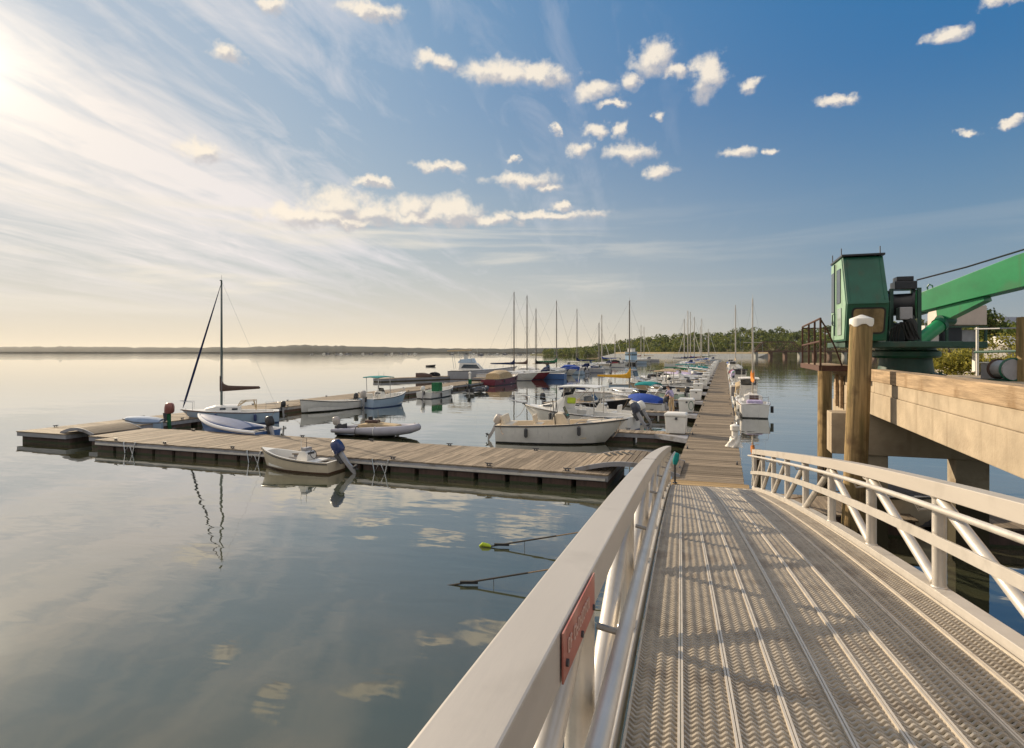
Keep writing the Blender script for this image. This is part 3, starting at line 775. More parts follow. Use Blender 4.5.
# right-hand edge: pedestal box, cloth-wrapped post, corner pile
pb = P(735,396,.5)
t = thing('power_pedestal', 'white and grey boxy power pedestal on the right edge of the dock', 'pedestal', pb)
b = MB(); b.box((0,0,.42),(.62,.6,.84)); b.build('body', CANVAS['grey'], t, bevel=.03)
b = MB(); b.box((-.02,0,.93),(.68,.66,.18)); b.build('lid', BOXW, t, bevel=.05, smooth=SM)
b = MB(); b.box((-.36,0,.42),(.10,.62,.82)); b.build('side_panel', BOXW, t, bevel=.02)
pb = P(735,447,.5)
t = thing('wrapped_bollard', 'short white post draped in pale cloth on the right dock edge', 'bollard', (pb.x+.0,pb.y,DZ))
b = MB(); b.lathe([(.13,0),(.13,.66),(.10,.68)], n=14); b.build('post', BOXW, t, smooth=SM)
b = MB(); b.lathe([(.17,.69),(.185,.70),(.185,.84),(.20,.85),(.19,.90),(.03,.97)], n=14); b.build('cap', BOXW, t, smooth=SM)
b = MB(); rings = []; rs = random.Random(2)
for i in range(9):
    u = i/8; z = .44*(1-u)**.8+.012; rings.append([])
    for j in range(22):
        a = 2*math.pi*j/22; rad = .15+.11*u**1.3*(1+.30*math.sin(2*a+2.5)+.3*math.sin(5*a+4*u))+.035*math.sin(4*a+9*u)+.02*math.sin(9*a-7*u) + (.07*u**3 if 2.2 < a < 4.2 else 0)
        rings[-1].append((rad*math.cos(a), rad*math.sin(a), z))
b.loft(rings, cap0=False, cap1=False); b.build('cloth', CANVAS['white'], t, smooth=1.5)

# ================================================================ mooring lines into the water on the left
ROPEW = mat('wet_rope', (.05,.04,.03), .8, 0, .3, 40); ROPED = mat('dry_rope', (.30,.20,.12), .85, 0, .2, 40)
def mooring(tip, end, label, floaty):
    a, e = P(*tip, 0), end
    d = e - a
    def q(t): return a + Vector((d.x*t, d.y*t, d.z*(t**1.0)-.10*math.sin(math.pi*t)*0))
    t = thing('mooring_line', label, 'rope', a)
    b = MB(); b.tube([q(s)-a - Vector((0,0,.0)) for s in [-.03]+[i/40 for i in range(0,9)]], .018, 8); b.build('wet_end', ROPEW, t, smooth=SM)
    b = MB(); b.tube([q(s)-a for s in [.2+i*.8/24 for i in range(25)]], .014, 8); b.build('dry_end', ROPED, t, smooth=SM)
    b = MB(); p = q(.045)-a; b.box(p, (.34,.05,.05), math.atan2(d.y,d.x)); b.build('shackle', RUBBER, t)
    b = MB(); b.tube([q(.11)-a, (q(.11)-a)*1+Vector((0,0,-q(.11).z-.05))], .006, 5); b.build('dropper', RUBBER, t)
    if floaty:
        b = MB(); b.tube([(-.16,0,.0),(-.08,.01,.05),(.06,.01,.04),(.12,0,.02)], [.02,.05,.04,.02], 8); b.build('marker', CANVAS['lime'], t, smooth=SM)
mooring((452,585), W(6.1,11.3,1.22), 'brown rope slanting into the water, lower of two left of the gangway', False)
mooring((486,547), W(7.4,13.1,1.45), 'rope with a yellow green tip entering the water beyond the lower rope', True)

# ================================================================ concrete pier on the right
PX = 3.11
pier = thing('pier', 'old concrete pier with timber curb standing on square legs right of the gangway', 'pier', (PX,10,0))
def pp(b, x0,x1,y0,y1,z0,z1): b.span((x0-PX,y0-10,z0),(x1-PX,y1-10,z1))
b = MB(); pp(b, PX+.02,7.2,-7,20.2,3.55,3.80); b.build('deck_slab', CONC, pier, bevel=.02)
b = MB()
b.prism([(0,3.05),(.42,3.05),(.42,3.548),(0,3.548)], 'y', -17, 10.2); b.build('edge_beam', CONC, pier, bevel=.015)
b = MB(); pp(b, 6.6,7.1,-7,20.2,3.05,3.548); b.build('edge_beam', CONC, pier)
b = MB(); pp(b, PX-.005,PX+.30,-7,15.4,3.803,4.065); b.build('timber_curb', PTIMBER, pier, bevel=.012)
b = MB(); pp(b, PX-.22,PX+.10,15.43,15.95,3.78,4.06); b.build('timber_block', PTIMBER, pier, bevel=.012)
b = MB(); pp(b, PX-.03,PX+.27,15.98,20.2,3.803,4.03); b.build('timber_curb', PTIMBER, pier, bevel=.012)
b = MB(); pp(b, PX+.0,PX+.25,18.0,20.4,2.62,3.045); b.build('end_wall', CONC, pier, bevel=.012)
for yy in (18.55,19.3):
    b = MB(); pp(b, PX-.09,PX-.01,yy,yy+.16,2.9,3.80); b.build('fender_timber', PTIMBER, pier)
for yc in (15.9, 5.0, -5.0):
    b = MB(); pp(b, 2.35 if yc > 10 else 3.2,7.3,yc-.33,yc+.33,2.1,3.047); b.build('cap_beam', CONC, pier, bevel=.02)
    for xx in (3.2, 5.1):
        b = MB(); pp(b, xx-.31,xx+.31,yc-.27,yc+.27,-1.5,2.098); b.build('leg', CONCLEG, pier, bevel=.02)
def pile(px_or_pt, top, r0, label, lean=(0,0), cap=False, m=TIMBER, base=-1.2):
    t = thing('timber_pile', label, 'pile', (px_or_pt.x, px_or_pt.y, 0), 0)
    b = MB(); n = 18; rings = []; rs = random.Random(int(top*100)); rad = [1+.05*rs.uniform(-1,1) for _ in range(n)]
    for i in range(14):
        u = i/13; z = lerp(base, top, u); q = r0*(1.06-.10*u)
        rings.append([(lean[0]*(u-1)+q*rad[j]*math.cos(2*math.pi*j/n), lean[1]*(u-1)+q*rad[j]*math.sin(2*math.pi*j/n), z) for j in range(n)])
    b.loft(rings); b.build('shaft', m, t, smooth=SM)
    if cap:
        b = MB(); b.lathe([(r0*1.02,top-.09),(r0*1.04,top-.02),(r0*1.02,top+.02),(r0*.12,top+.10)], n=18)
        b.v = [(x, y, z-(.05 if (z < top-.08 and math.sin(5*math.atan2(y,x)) > .3) else 0)) for x,y,z in b.v]; b.build('cap', BOXW, t, smooth=SM)
    return t
pile(W((861.5-512)/F*12.1,12.1), 5.10, .212, 'tall timber pile with white cap standing in front of the crane cab', (.22,.0), True)
pile(W((825-512)/F*19.4,19.4), 4.0, .21, 'timber pile holding up the railed platform at the pier end', (0,0))
pile(W((1030.5-512)/F*13.2,13.2), 5.22, .24, 'dark weathered post on the pier at the right picture edge', (0,0), base=3.80)
pt = W((758-512)/F*21.5, 21.5)
pile(pt, .95, .13, 'short stub of a dark pile just past the gangway end', (0,0))
# railed platform at the pier's end
RUSTR = mat('rusted_rail', (.075,.032,.02), .8, .2, .3, 12)
t = thing('railed_platform', 'narrow plank walkway with rusty pipe railing beside the crane cab at the pier end', 'platform', (2.40,17.3,4.05))
b = MB()
for k in range(15): b.box((.34,.13+k*.26,.03),(.72,.24,.05))
b.build('deck', PTIMBER, t)
b = MB(); b.box((-.05,1.95,-.02),(.06,3.96,.14)); b.box((.34,-.03,-.02),(.70,.06,.14)); b.build('edge_frame', RUSTR, t)
for k, h_ in ((0,1.27),(1.05,1.25),(2.25,1.22),(3.75,1.20)):
    b = MB(); b.tube([(-.04,k,.0),(-.04,k,h_)], .028, 6); b.build('post', RUSTR, t)
for z in (1.25,.66):
    b = MB(); b.tube([(-.04,0,z+.02),(-.04,3.75,z-.05)], .026, 6); b.build('rail', RUSTR, t)
b = MB(); b.tube([(-.04,0,1.25),(.10,-.01,1.0),(.30,-.02,.5),(.45,-.02,.05)], .022, 6); b.build('brace', RUSTR, t)
b = MB(); b.tube([(-.04,3.75,1.15),(.6,3.75,1.15),(.6,3.75,.05)], .024, 6); b.build('end_rail', RUSTR, t)

# ================================================================ crane
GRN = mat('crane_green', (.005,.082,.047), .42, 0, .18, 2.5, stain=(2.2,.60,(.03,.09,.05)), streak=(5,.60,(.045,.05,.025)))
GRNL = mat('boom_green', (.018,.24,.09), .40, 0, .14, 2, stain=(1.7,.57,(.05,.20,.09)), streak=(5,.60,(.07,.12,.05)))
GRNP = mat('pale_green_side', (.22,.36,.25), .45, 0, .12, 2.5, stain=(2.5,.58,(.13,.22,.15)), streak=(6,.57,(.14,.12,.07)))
GRND = mat('dark_green_frame', (.016,.06,.04), .5, 0, .25, 3, stain=(3,.58,(.05,.045,.03)))
CX, CY = 4.40, 17.9
crane = thing('crane', 'green pier crane with boxy cab and long boom reaching toward the gangway', 'crane', (CX,CY,3.80))
def cl(p): return (p[0]-CX, p[1]-CY, p[2]-3.80)
b = MB(); b.lathe([(.86,0),(.86,.08),(.62,.14),(.58,.42),(.58,.50)], n=28); b.build('pedestal', GRND, crane, smooth=SM)
b = MB(); b.lathe([(.72,.503),(.76,.55),(.76,.66),(.66,.70),(.66,.76)], n=28); b.build('slew_ring', GRN, crane, smooth=SM)
for k in range(12):
    a = k*math.pi/6; b = MB(); b.tube([(.76*math.cos(a),.76*math.sin(a),.08),(.76*math.cos(a),.76*math.sin(a),.14)], .035, 6); b.build('bolt', GRND, crane)
b = MB(); b.span(cl((2.75,16.3,4.56)), cl((5.15,18.9,4.70))); b.build('turntable', GRND, crane, bevel=.02)
# cab: side profile in (y, z)
x0, x1 = 2.66, 3.50
prof_c = [(17.55,4.705),(17.55,6.70),(16.05,6.70),(15.48,5.56),(15.72,4.705)]
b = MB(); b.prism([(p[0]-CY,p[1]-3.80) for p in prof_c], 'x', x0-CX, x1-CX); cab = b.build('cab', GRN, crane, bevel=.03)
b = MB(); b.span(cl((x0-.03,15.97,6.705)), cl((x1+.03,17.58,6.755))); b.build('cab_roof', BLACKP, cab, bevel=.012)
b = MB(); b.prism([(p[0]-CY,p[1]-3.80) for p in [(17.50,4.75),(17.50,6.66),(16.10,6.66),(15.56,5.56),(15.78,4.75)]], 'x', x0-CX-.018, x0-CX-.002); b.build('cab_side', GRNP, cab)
xs = x0-CX-.024
def pane(b, y0,y1,z0,z1,x=xs,t=.012): b.span((x,y0-CY,z0-3.80),(x-t,y1-CY,z1-3.80))
b = MB(); pane(b, 16.95,17.38,5.45,6.45); b.build('side_window', GLASSD, cab, bevel=.05)
b = MB(); pane(b, 16.15,16.62,5.62,6.45); b.build('side_window', GLASSD, cab, bevel=.04)
FRM = mat('grey_pane', (.30,.36,.34), .15, 0, .1, 3)
b = MB(); pane(b, 16.05,16.55,4.85,5.50); b.build('lower_window', FRM, cab, bevel=.05)
b = MB(); b.tube([(xs-.03,16.78-CY,4.85-3.8),(xs-.03,16.78-CY,6.62-3.8)], .018, 6); b.build('door_edge', GRND, cab)
b = MB(); b.tube([(xs,16.9-CY,5.1-3.8),(xs-.06,16.9-CY,5.12-3.8),(xs-.06,16.9-CY,5.38-3.8),(xs,16.9-CY,5.4-3.8)], .014, 6); b.build('handle', BLACKP, cab)
# lower front window (in the sloping lower front)
d0 = Vector((15.48,5.56)); d1 = Vector((15.72,4.705)); tt = (d1-d0).normalized(); nn = Vector((-abs(tt.y), -tt.x)).normalized()
def fr(x, s, off):
    p = d0 + tt*s + Vector((nn.x*off, -abs(nn.y)*off*.3)); return (x-CX, p.x-CY, p.y-3.80)
def rrect(x0_,x1_,s0,s1,r=.09,n=5):
    pts = []
    for (cx_,cs,a0) in ((x1_-r,s0+r,-math.pi/2),(x1_-r,s1-r,0),(x0_+r,s1-r,math.pi/2),(x0_+r,s0+r,math.pi)):
        for k in range(n+1):
            a = a0 + math.pi/2*k/n; pts.append((cx_+r*math.cos(a), cs+r*math.sin(a)))
    return pts
b = MB(); q = rrect(x0+.10,x1-.06,.10,.72); b.loft([[fr(a,c,.0) for a,c in q],[fr(a,c,.02) for a,c in q]]); b.build('window_seal', RUBBER, cab)
AMB = mat('amber_view_pane', (.20,.145,.07), .06, 0, .5, 3, spec=.8)  # amber painted in for the light and view coming through the glass
b = MB(); q = rrect(x0+.135,x1-.095,.135,.685,.07); b.loft([[fr(a,c,.012) for a,c in q],[fr(a,c,.028) for a,c in q]]); b.build('front_window', AMB, cab)
for (x, yy) in ((x0,16.2),(x0-.02,17.3),(x1-.05,16.1)):
    b = MB(); b.tube([cl((x,yy,6.76)),cl((x,yy,6.93))], .012, 5); b.build('roof_pin', BLACKP, cab)
# winch and engine cluster
wn_ = thing  # (kept as crane parts)
b = MB(); b.span(cl((3.95,17.9,4.705)), cl((4.7,18.7,5.20))); b.build('engine_block', BLACKP, crane, bevel=.03)
b = MB(); b.tube([cl((3.80,17.3,5.62)),cl((4.42,17.1,5.62))], .27, 16); b.build('winch_drum', BLACKP, crane, smooth=SM)
for xx in (3.80,4.42):
    b = MB(); b.tube([cl((xx-.025,17.3-(xx-3.85)*.33,5.62)),cl((xx+.025,17.28-(xx-3.85)*.33,5.62))], .36, 18); b.build('drum_flange', BLACKP, crane, smooth=SM)
b = MB(); b.span(cl((3.95,16.95,5.98)), cl((4.42,17.45,6.18))); b.span(cl((4.0,17.0,6.18)), cl((4.36,17.4,6.30))); b.build('winch_hood', BLACKP, crane, bevel=.02)
for (xx,yy) in ((3.88,17.0),(4.44,16.9),(3.9,17.5),(4.44,17.45)):
    b = MB(); b.span(cl((xx-.04,yy-.04,4.705)), cl((xx+.04,yy+.04,6.0))); b.build('winch_frame', GRND, crane)
b = MB(); b.tube([cl((4.2,16.6,4.72)),cl((4.2,16.62,5.1)),cl((4.16,16.7,5.28))], .13, 12); b.build('exhaust', RUBBER, crane, smooth=SM)
for k in range(4):
    b = MB(); b.tube([cl((3.72+.06*k,16.5,4.72)),cl((3.75+.06*k,16.4,5.0+.05*k)),cl((3.95+.07*k,16.4,5.15)),cl((4.1+.08*k,16.5,4.75))], .022, 6); b.build('hydraulic_hose', RUBBER, crane, smooth=SM)
GRYM = mat('machine_grey', (.34,.33,.34), .45, .2, .12, 5)
b = MB(); b.span(cl((3.95,16.55,5.22)), cl((4.22,16.9,5.52))); b.build('control_box', GRYM, crane, bevel=.02)
# boom
BR, BT = A(917,305,16.4), A(1024,271.5,14.0)
bdv = (BT-BR); Lb = 2.6
tip = BR + bdv*Lb
u = bdv.normalized(); sd_ = u.cross(Vector((0,0,1))).normalized(); up_ = sd_.cross(u).normalized()
def bsec(p, w_, h_): return [cl(p+sd_*sx*w_/2+up_*sz*h_/2) for sx,sz in ((-1,-1),(1,-1),(1,1),(-1,1))]
b = MB(); b.loft([bsec(BR-u*.3,.40,.44), bsec(BR+bdv*.5,.42,.60), bsec(BR+bdv,.42,.76), bsec(tip,.40,.74)]); boom = b.build('boom', GRNL, crane, bevel=.012)
b = MB(); b.loft([bsec(BR-u*.32,.46,.52), bsec(BR+u*.10,.46,.52)]); b.build('boom_foot', GRN, crane, bevel=.01)
# gusset under the boom
gp0 = BR+bdv*.22-up_*.25; gp1 = BR+bdv*.66-up_*.33; gp2 = BR+bdv*.20-up_*.62
b = MB(); b.loft([[cl(p-sd_*.15) for p in (gp0,gp1,gp1-up_*.10,gp2+u*.30,gp2)],[cl(p+sd_*.15) for p in (gp0,gp1,gp1-up_*.10,gp2+u*.30,gp2)]]); b.build('boom_gusset', GRNL, crane)
b = MB(); b.tube([cl(gp2+u*.12-sd_*.24), cl(gp2+u*.12+sd_*.24)], .13, 14); b.build('cylinder_pin', GRN, crane, smooth=SM)
c0 = A(909,349,15.2); c1 = gp2+u*.12
b = MB(); b.tube([cl(c0), cl(c0+(c1-c0)*.85)], .17, 16); cyl = b.build('lift_cylinder', GRNL, crane, smooth=SM)
b = MB(); b.tube([cl(c0+(c1-c0)*.851), cl(c1)], .09, 12); b.build('rod', STEEL, cyl, smooth=SM)
b = MB(); b.tube([cl(c0+(c1-c0)*.80), cl(c0+(c1-c0)*.87)], .195, 16); b.build('collar', GRN, cyl, smooth=SM)
e0 = BR+bdv*.17+up_*.28
b = MB(); b.tube([cl(e0-u*.07),cl(e0-u*.07+up_*.10),cl(e0+up_*.16),cl(e0+u*.07+up_*.10),cl(e0+u*.07)], .02, 6); b.build('lifting_eye', GRN, crane)
b = MB(); b.tube([cl(A(917,280,16.4)), cl((A(917,280,16.4)+A(1024,249.5,14.0))/2-Vector((0,0,.03))), cl(A(1024,249.5,14.0)), cl(A(1024,249.5,14.0)*2.4-A(917,280,16.4)*1.4)], .022, 6); b.build('hoist_cable', BLACKP, crane, smooth=SM)

for k in range(14):
    p = BR+bdv*(.08+.12*k)
    for sz in (-1,1):
        b = MB(); hh = lerp(.46,.72,min(1,.08+.12*k))/2-.05
        b.tube([cl(p-sd_*.205+up_*sz*hh), cl(p-sd_*.235+up_*sz*hh)], .016, 6)
        if k < 8: b.build('bolt', GRND, boom)
b = MB(); b.tube([cl(BR+bdv*t_-sd_*.235+up_*(.04+.05*math.sin(t_*9))) for t_ in [k/14*1.9 for k in range(15)]], .018, 6); b.build('boom_hose', RUBBER, boom, smooth=SM)
for t_ in (1.35,):
    b = MB(); b.loft([bsec(BR+bdv*t_-u*.03,.45,lerp(.47,.78,min(1,t_))+.02), bsec(BR+bdv*t_+u*.03,.45,lerp(.47,.78,min(1,t_))+.02)]); b.build('boom_band', GRN, boom)
for xx in (2.74,3.42):
    b = MB(); b.tube([(xx-CX,p[0]-CY-.012,p[1]-3.80) for p in ((16.02,6.62),(15.53,5.64))], .012, 5); b.build('seam_strip', GRN, cab)
b = MB(); b.tube([(2.69-CX,15.47-CY,5.55-3.80),(3.47-CX,15.47-CY,5.55-3.80)], .014, 6); b.build('seam_strip', GRN, cab)
b = MB(); b.tube([(3.52-CX,15.9-CY,4.9-3.8),(3.59-CX,15.88-CY,4.95-3.8),(3.59-CX,15.85-CY,5.6-3.8),(3.52-CX,15.9-CY,5.65-3.8)], .014, 6); b.build('grab_rail', GRND, cab)
# power unit behind the boom
pu0 = A(942,347,18.2)
pu = thing('power_unit', 'white topped machine on a green frame behind the crane boom', 'machine', (pu0.x,pu0.y,3.80))
zz = pu0.z-3.80
ax = Vector((CT,ST,0)); 
b = MB(); 
def pul(px,py,d): q = A(px,py,d); return (q.x-pu0.x,q.y-pu0.y,q.z-3.80)
def boxA(name, m, px0,px1,py0,py1,d,dep,parent,org,bevel=.015):
    p = A((px0+px1)/2,(py0+py1)/2,d); wx = (px1-px0)/F*d; hz_ = (py1-py0)/F*d
    f = Vector((-ST,CT,0)); c = p+f*dep/2
    b = MB(); b.box((c.x-org[0],c.y-org[1],c.z-org[2]), (wx,dep,abs(hz_)), TH); return b.build(name, m, parent, bevel=bevel)
og = (pu0.x,pu0.y,3.80)
boxA('housing', mat('warm_white_panel', (.55,.46,.40), .6, 0, .08, 3, stain=(2,.6,(.45,.36,.30))), 948,987,305.5,325, 18.2,.9,pu,og)
boxA('engine', BLACKP, 939,962,327.5,344, 18.3,.8,pu,og)
boxA('engine_cover', GRYM, 962,976,330,344, 18.35,.7,pu,og)
boxA('cabinet', mat('pale_cabinet', (.5,.47,.45), .5, 0, .1, 4), 925,939,325.5,342, 18.2,.6,pu,og)
boxA('frame', GRND, 925,988,341.5,348, 18.15,1.0,pu,og)
boxA('top_rail', GRND, 948,988,326,327.4, 18.15,.06,pu,og,0)
for px in (947.5,986.5): boxA('upright', GRND, px-1,px+1,327.6,341.3, 18.15,.06,pu,og,0)
for px in (930,977): boxA('leg', BOXW, px-2,px+2,348.2,371.5, 18.3,.12,pu,og,0)
# pipe rail to the right
pr0 = A(975,329,16.5); t = thing('pipe_rail', 'pale horizontal pipe rail at the right behind the white bin', 'railing', (pr0.x,pr0.y,3.80))
b = MB(); e = A(1022,328,14.5); b.tube([(0,0,pr0.z-3.80),(e.x-pr0.x,e.y-pr0.y,e.z-3.80)], .018, 8); b.build('rail', GRYM, t, smooth=SM)
b = MB(); b.tube([(.06,.02,0),(.06,.02,pr0.z-3.80+.05)], .035, 8); b.build('post', BOXW, t, smooth=SM)
b = MB(); e2 = A(1022,351,14.5); b.tube([(0,0,A(975,352,16.5).z-3.8),(e2.x-pr0.x,e2.y-pr0.y,e2.z-3.80)], .035, 8); b.build('lower_rail', GRND, t, smooth=SM)
# hose reel and white bin
hr0 = A(1007,373,13.6); t = thing('hose_reel', 'grey round reel with green rim standing on the pier at right', 'reel', (hr0.x,hr0.y,3.80))
b = MB(); b.tube([(-.05,.28,.26),(.0,-.28,.26)], .20, 22); b.build('drum', GRYM, t, smooth=SM)
b = MB(); b.tube([(.0,-.28,.26),(.01,-.33,.26)], .235, 22); b.build('flange', GRYM, t, smooth=SM)
b = MB(); b.tube([(.24*math.cos(a),-.305,.26+.24*math.sin(a)) for a in [k*.3 for k in range(21)]], .03, 6, closed=True); b.build('rim', GRN, t, smooth=SM)
b = MB(); b.tube([(-.05,.28,.26),(-.06,.33,.26)], .235, 22); b.build('flange', CANVAS['brown'], t, smooth=SM)
b = MB(); b.box((0,0,.015),(.5,.6,.03)); b.build('base', GRND, t)
hb0 = A(993,373,14.3); t = thing('storage_bin', 'small pale square bin on the pier beside the grey reel', 'bin', (hb0.x,hb0.y,3.80), TH)
b = MB(); b.box((0,0,.19),(.34,.34,.37)); b.build('body', GRYM, t, bevel=.02); b = MB(); b.box((0,0,.395),(.37,.37,.03)); b.build('lid', BOXW, t, bevel=.01)

# ================================================================ right bank
RUB = mat('rubble_stone', (.34,.29,.22), .9, 0, .3, 1.2, .5, 4, island=.25)
bk = MB()
fl = [(30,31),(36,40),(39.5,50),(41.5,58),(64,92),(132,190),(205,300),(300,420)]
rings = []
for (x,yc) in fl:
    p = W(x,yc); k = yc*.02+.9
    rings.append([tuple(W(x,yc,-.8)), tuple(W(x+3*k,yc+.4,1.4*min(1.4,k))), tuple(W(x+7*k,yc+.8,2.5*min(1.3,k))), tuple(W(x+60+yc*.6,yc+1,2.9*min(1.3,k))), tuple(W(x+60+yc*.6,yc+1,-.8))])
bk.loft(rings); tag(bk.build('terrain', GRASSY, smooth=1.0), 'low shore bank right of the crane', 'shore', kind='structure')
rb = MB(); rs = random.Random(21)
for i in range(1500):
    k = rs.random()**1.5*5.0; j = min(int(k), len(fl)-2); u_ = k-j
    x, yc = lerp(fl[j][0],fl[j+1][0],u_), lerp(fl[j][1],fl[j+1][1],u_); kk = yc*.02+.9
    q = rs.random(); s = rs.uniform(.18,.5)*(.7+kk*.4)
    c = W(x+7*kk*q+rs.uniform(-.4,.4), yc+.8*q, (lerp(-.5,1.4,q*2.3) if q < .43 else lerp(1.4,2.5,(q-.43)/.57))*min(1.35,kk)+s*.1)
    n = 6
    rad = [s*rs.uniform(.7,1.2) for _ in range(n)]
    rb.loft([[(c.x+rad[t_]*.7*math.cos(t_*1.047),c.y+rad[t_]*.7*math.sin(t_*1.047),c.z-s*.5) for t_ in range(n)],
             [(c.x+rad[t_]*math.cos(t_*1.047+.2),c.y+rad[t_]*math.sin(t_*1.047+.2),c.z) for t_ in range(n)],
             [(c.x+rad[t_]*.55*math.cos(t_*1.047),c.y+rad[t_]*.55*math.sin(t_*1.047),c.z+s*.5) for t_ in range(n)]])
tag(rb.build('rubble', RUB), 'pale rubble stones along the shore behind the pier', 'rubble', kind='stuff')
def plant(name, label, cat, p, rx, rz, n, leaf, m, trunk=False, group=None, seed=1, lobes=7, h0=None):
    r = random.Random(seed); t = thing(name, label, cat, p, 0, group)
    zc = h0 if h0 else rz*.75
    b = MB(); crown(b, (0,0,zc), rx, rz, n, leaf, r, lobes); b.build('crown' if trunk else 'foliage', m, t)
    if trunk:
        b = MB(); b.tube([(0,0,-.3),(.1,0,zc*.5),(0,.1,zc)], [rx*.07,rx*.05,rx*.03], 8)
        for k in range(5):
            a = k*1.3; b.tube([(0,0,zc*(.45+.1*k)),(rx*.4*math.cos(a),rx*.4*math.sin(a),zc*(.7+.1*k))], [rx*.03,rx*.012], 5)
        b.build('trunk', TIMBER, t)
    else:
        b = MB()
        for k in range(6):
            a = k*1.05; b.tube([(0,0,-.2),(rx*.35*math.cos(a),rx*.35*math.sin(a),zc)], [.05,.02], 5)
        b.build('stem', TIMBER, t)
BL = ['yellow green bush low on the bank under the crane boom','rounded yellow bush above the rubble left of the white post','larger olive bush above the rubble behind the power unit','bright green bush on the bank right of the white post','lime bush beside the pale shed roof','tall yellow green bush behind the hose reel','low bush at the right picture edge behind the dark post','small olive bush between crane pedestal and rubble']
for i,(px,yc,zb,rx,rz) in enumerate([(932,62,3.2,2.3,1.25),(948,56,3.0,2.0,1.15),(962,60,3.0,2.6,1.5),(978,54,3.0,2.0,1.5),(1000,66,3.4,3.4,2.0),(1016,58,3.2,2.4,1.9),(1034,62,3.3,3.4,2.0),(937,74,3.2,1.8,1.1)]):
    plant('bush', BL[i], 'bush', W((px-512)/F*yc,yc,zb-.6), rx, rz, 800, .15, LEAFB, group='bushes along the right bank', seed=40+i)
TL = ['tall rounded dark tree behind the white topped machine','leafy tree just right of the dark rounded tree','broad tree behind the pale shed roof','green tree hidden partly by the right edge post','wide tree behind the crane pedestal and cab']
for i,(px,yc,top,rx) in enumerate([(991,150,311.5,5.5),(1004,165,322,6),(1016,180,333,7),(1030,140,330,7)]):
    zt = EYE+(HOR-top)*yc/F; rz = rx*.8
    plant('tree', TL[i], 'tree', W((px-512)/F*yc,yc,2.6), rx, rz, 1900, rx*.075, LEAFW, True, 'trees beyond the pier', 60+i, h0=zt-rz*.8-2.6)
# pale roofed shed beyond
s0 = W((1018-512)/F*120,120)
t = thing('shed', 'low building with pale sloping roof half hidden by bushes at right', 'building', (s0.x,s0.y,2.6), TH)
b = MB(); b.box((0,0,1.7),(9,6,3.4)); b.build('wall', mat('shed_wall', (.3,.28,.26), .8, 0, .1, 1), t)
b = MB(); b.loft([[(-4.8,-3.4,3.3),(-4.8,0,5.0),(-4.8,3.4,3.3)],[(4.8,-3.4,3.3),(4.8,0,5.0),(4.8,3.4,3.3)]]); b.build('roof', mat('pale_roof', (.55,.53,.5), .6, 0, .08, 1), t)
for k in (-2.5,0.5,3): b = MB(); b.box((k,-3.02,1.8),(1.0,.06,1.2)); b.build('window', GLASSD, t)
s0 = W((1009-512)/F*250,250)
t = thing('house', 'small grey gabled house on the wooded rise at far right', 'house', (s0.x,s0.y,3), TH)
hz2 = EYE+(HOR-317)*250/F-3
b = MB(); b.box((0,0,(hz2-2.5)/2),(10,8,hz2-2.5)); b.build('wall', mat('house_wall', (.34,.35,.37), .8, 0, .1, 1), t)
b = MB(); b.loft([[(-5.3,-4.4,hz2-2.6),(-5.3,0,hz2),(-5.3,4.4,hz2-2.6)],[(5.3,-4.4,hz2-2.6),(5.3,0,hz2),(5.3,4.4,hz2-2.6)]]); b.build('roof', mat('house_roof', (.2,.21,.24), .8, 0, .1, 1), t)
for k in (-3,0,3): b = MB(); b.box((k,-4.03,hz2-4),(1.2,.08,1.6)); b.build('window', GLASSD, t)
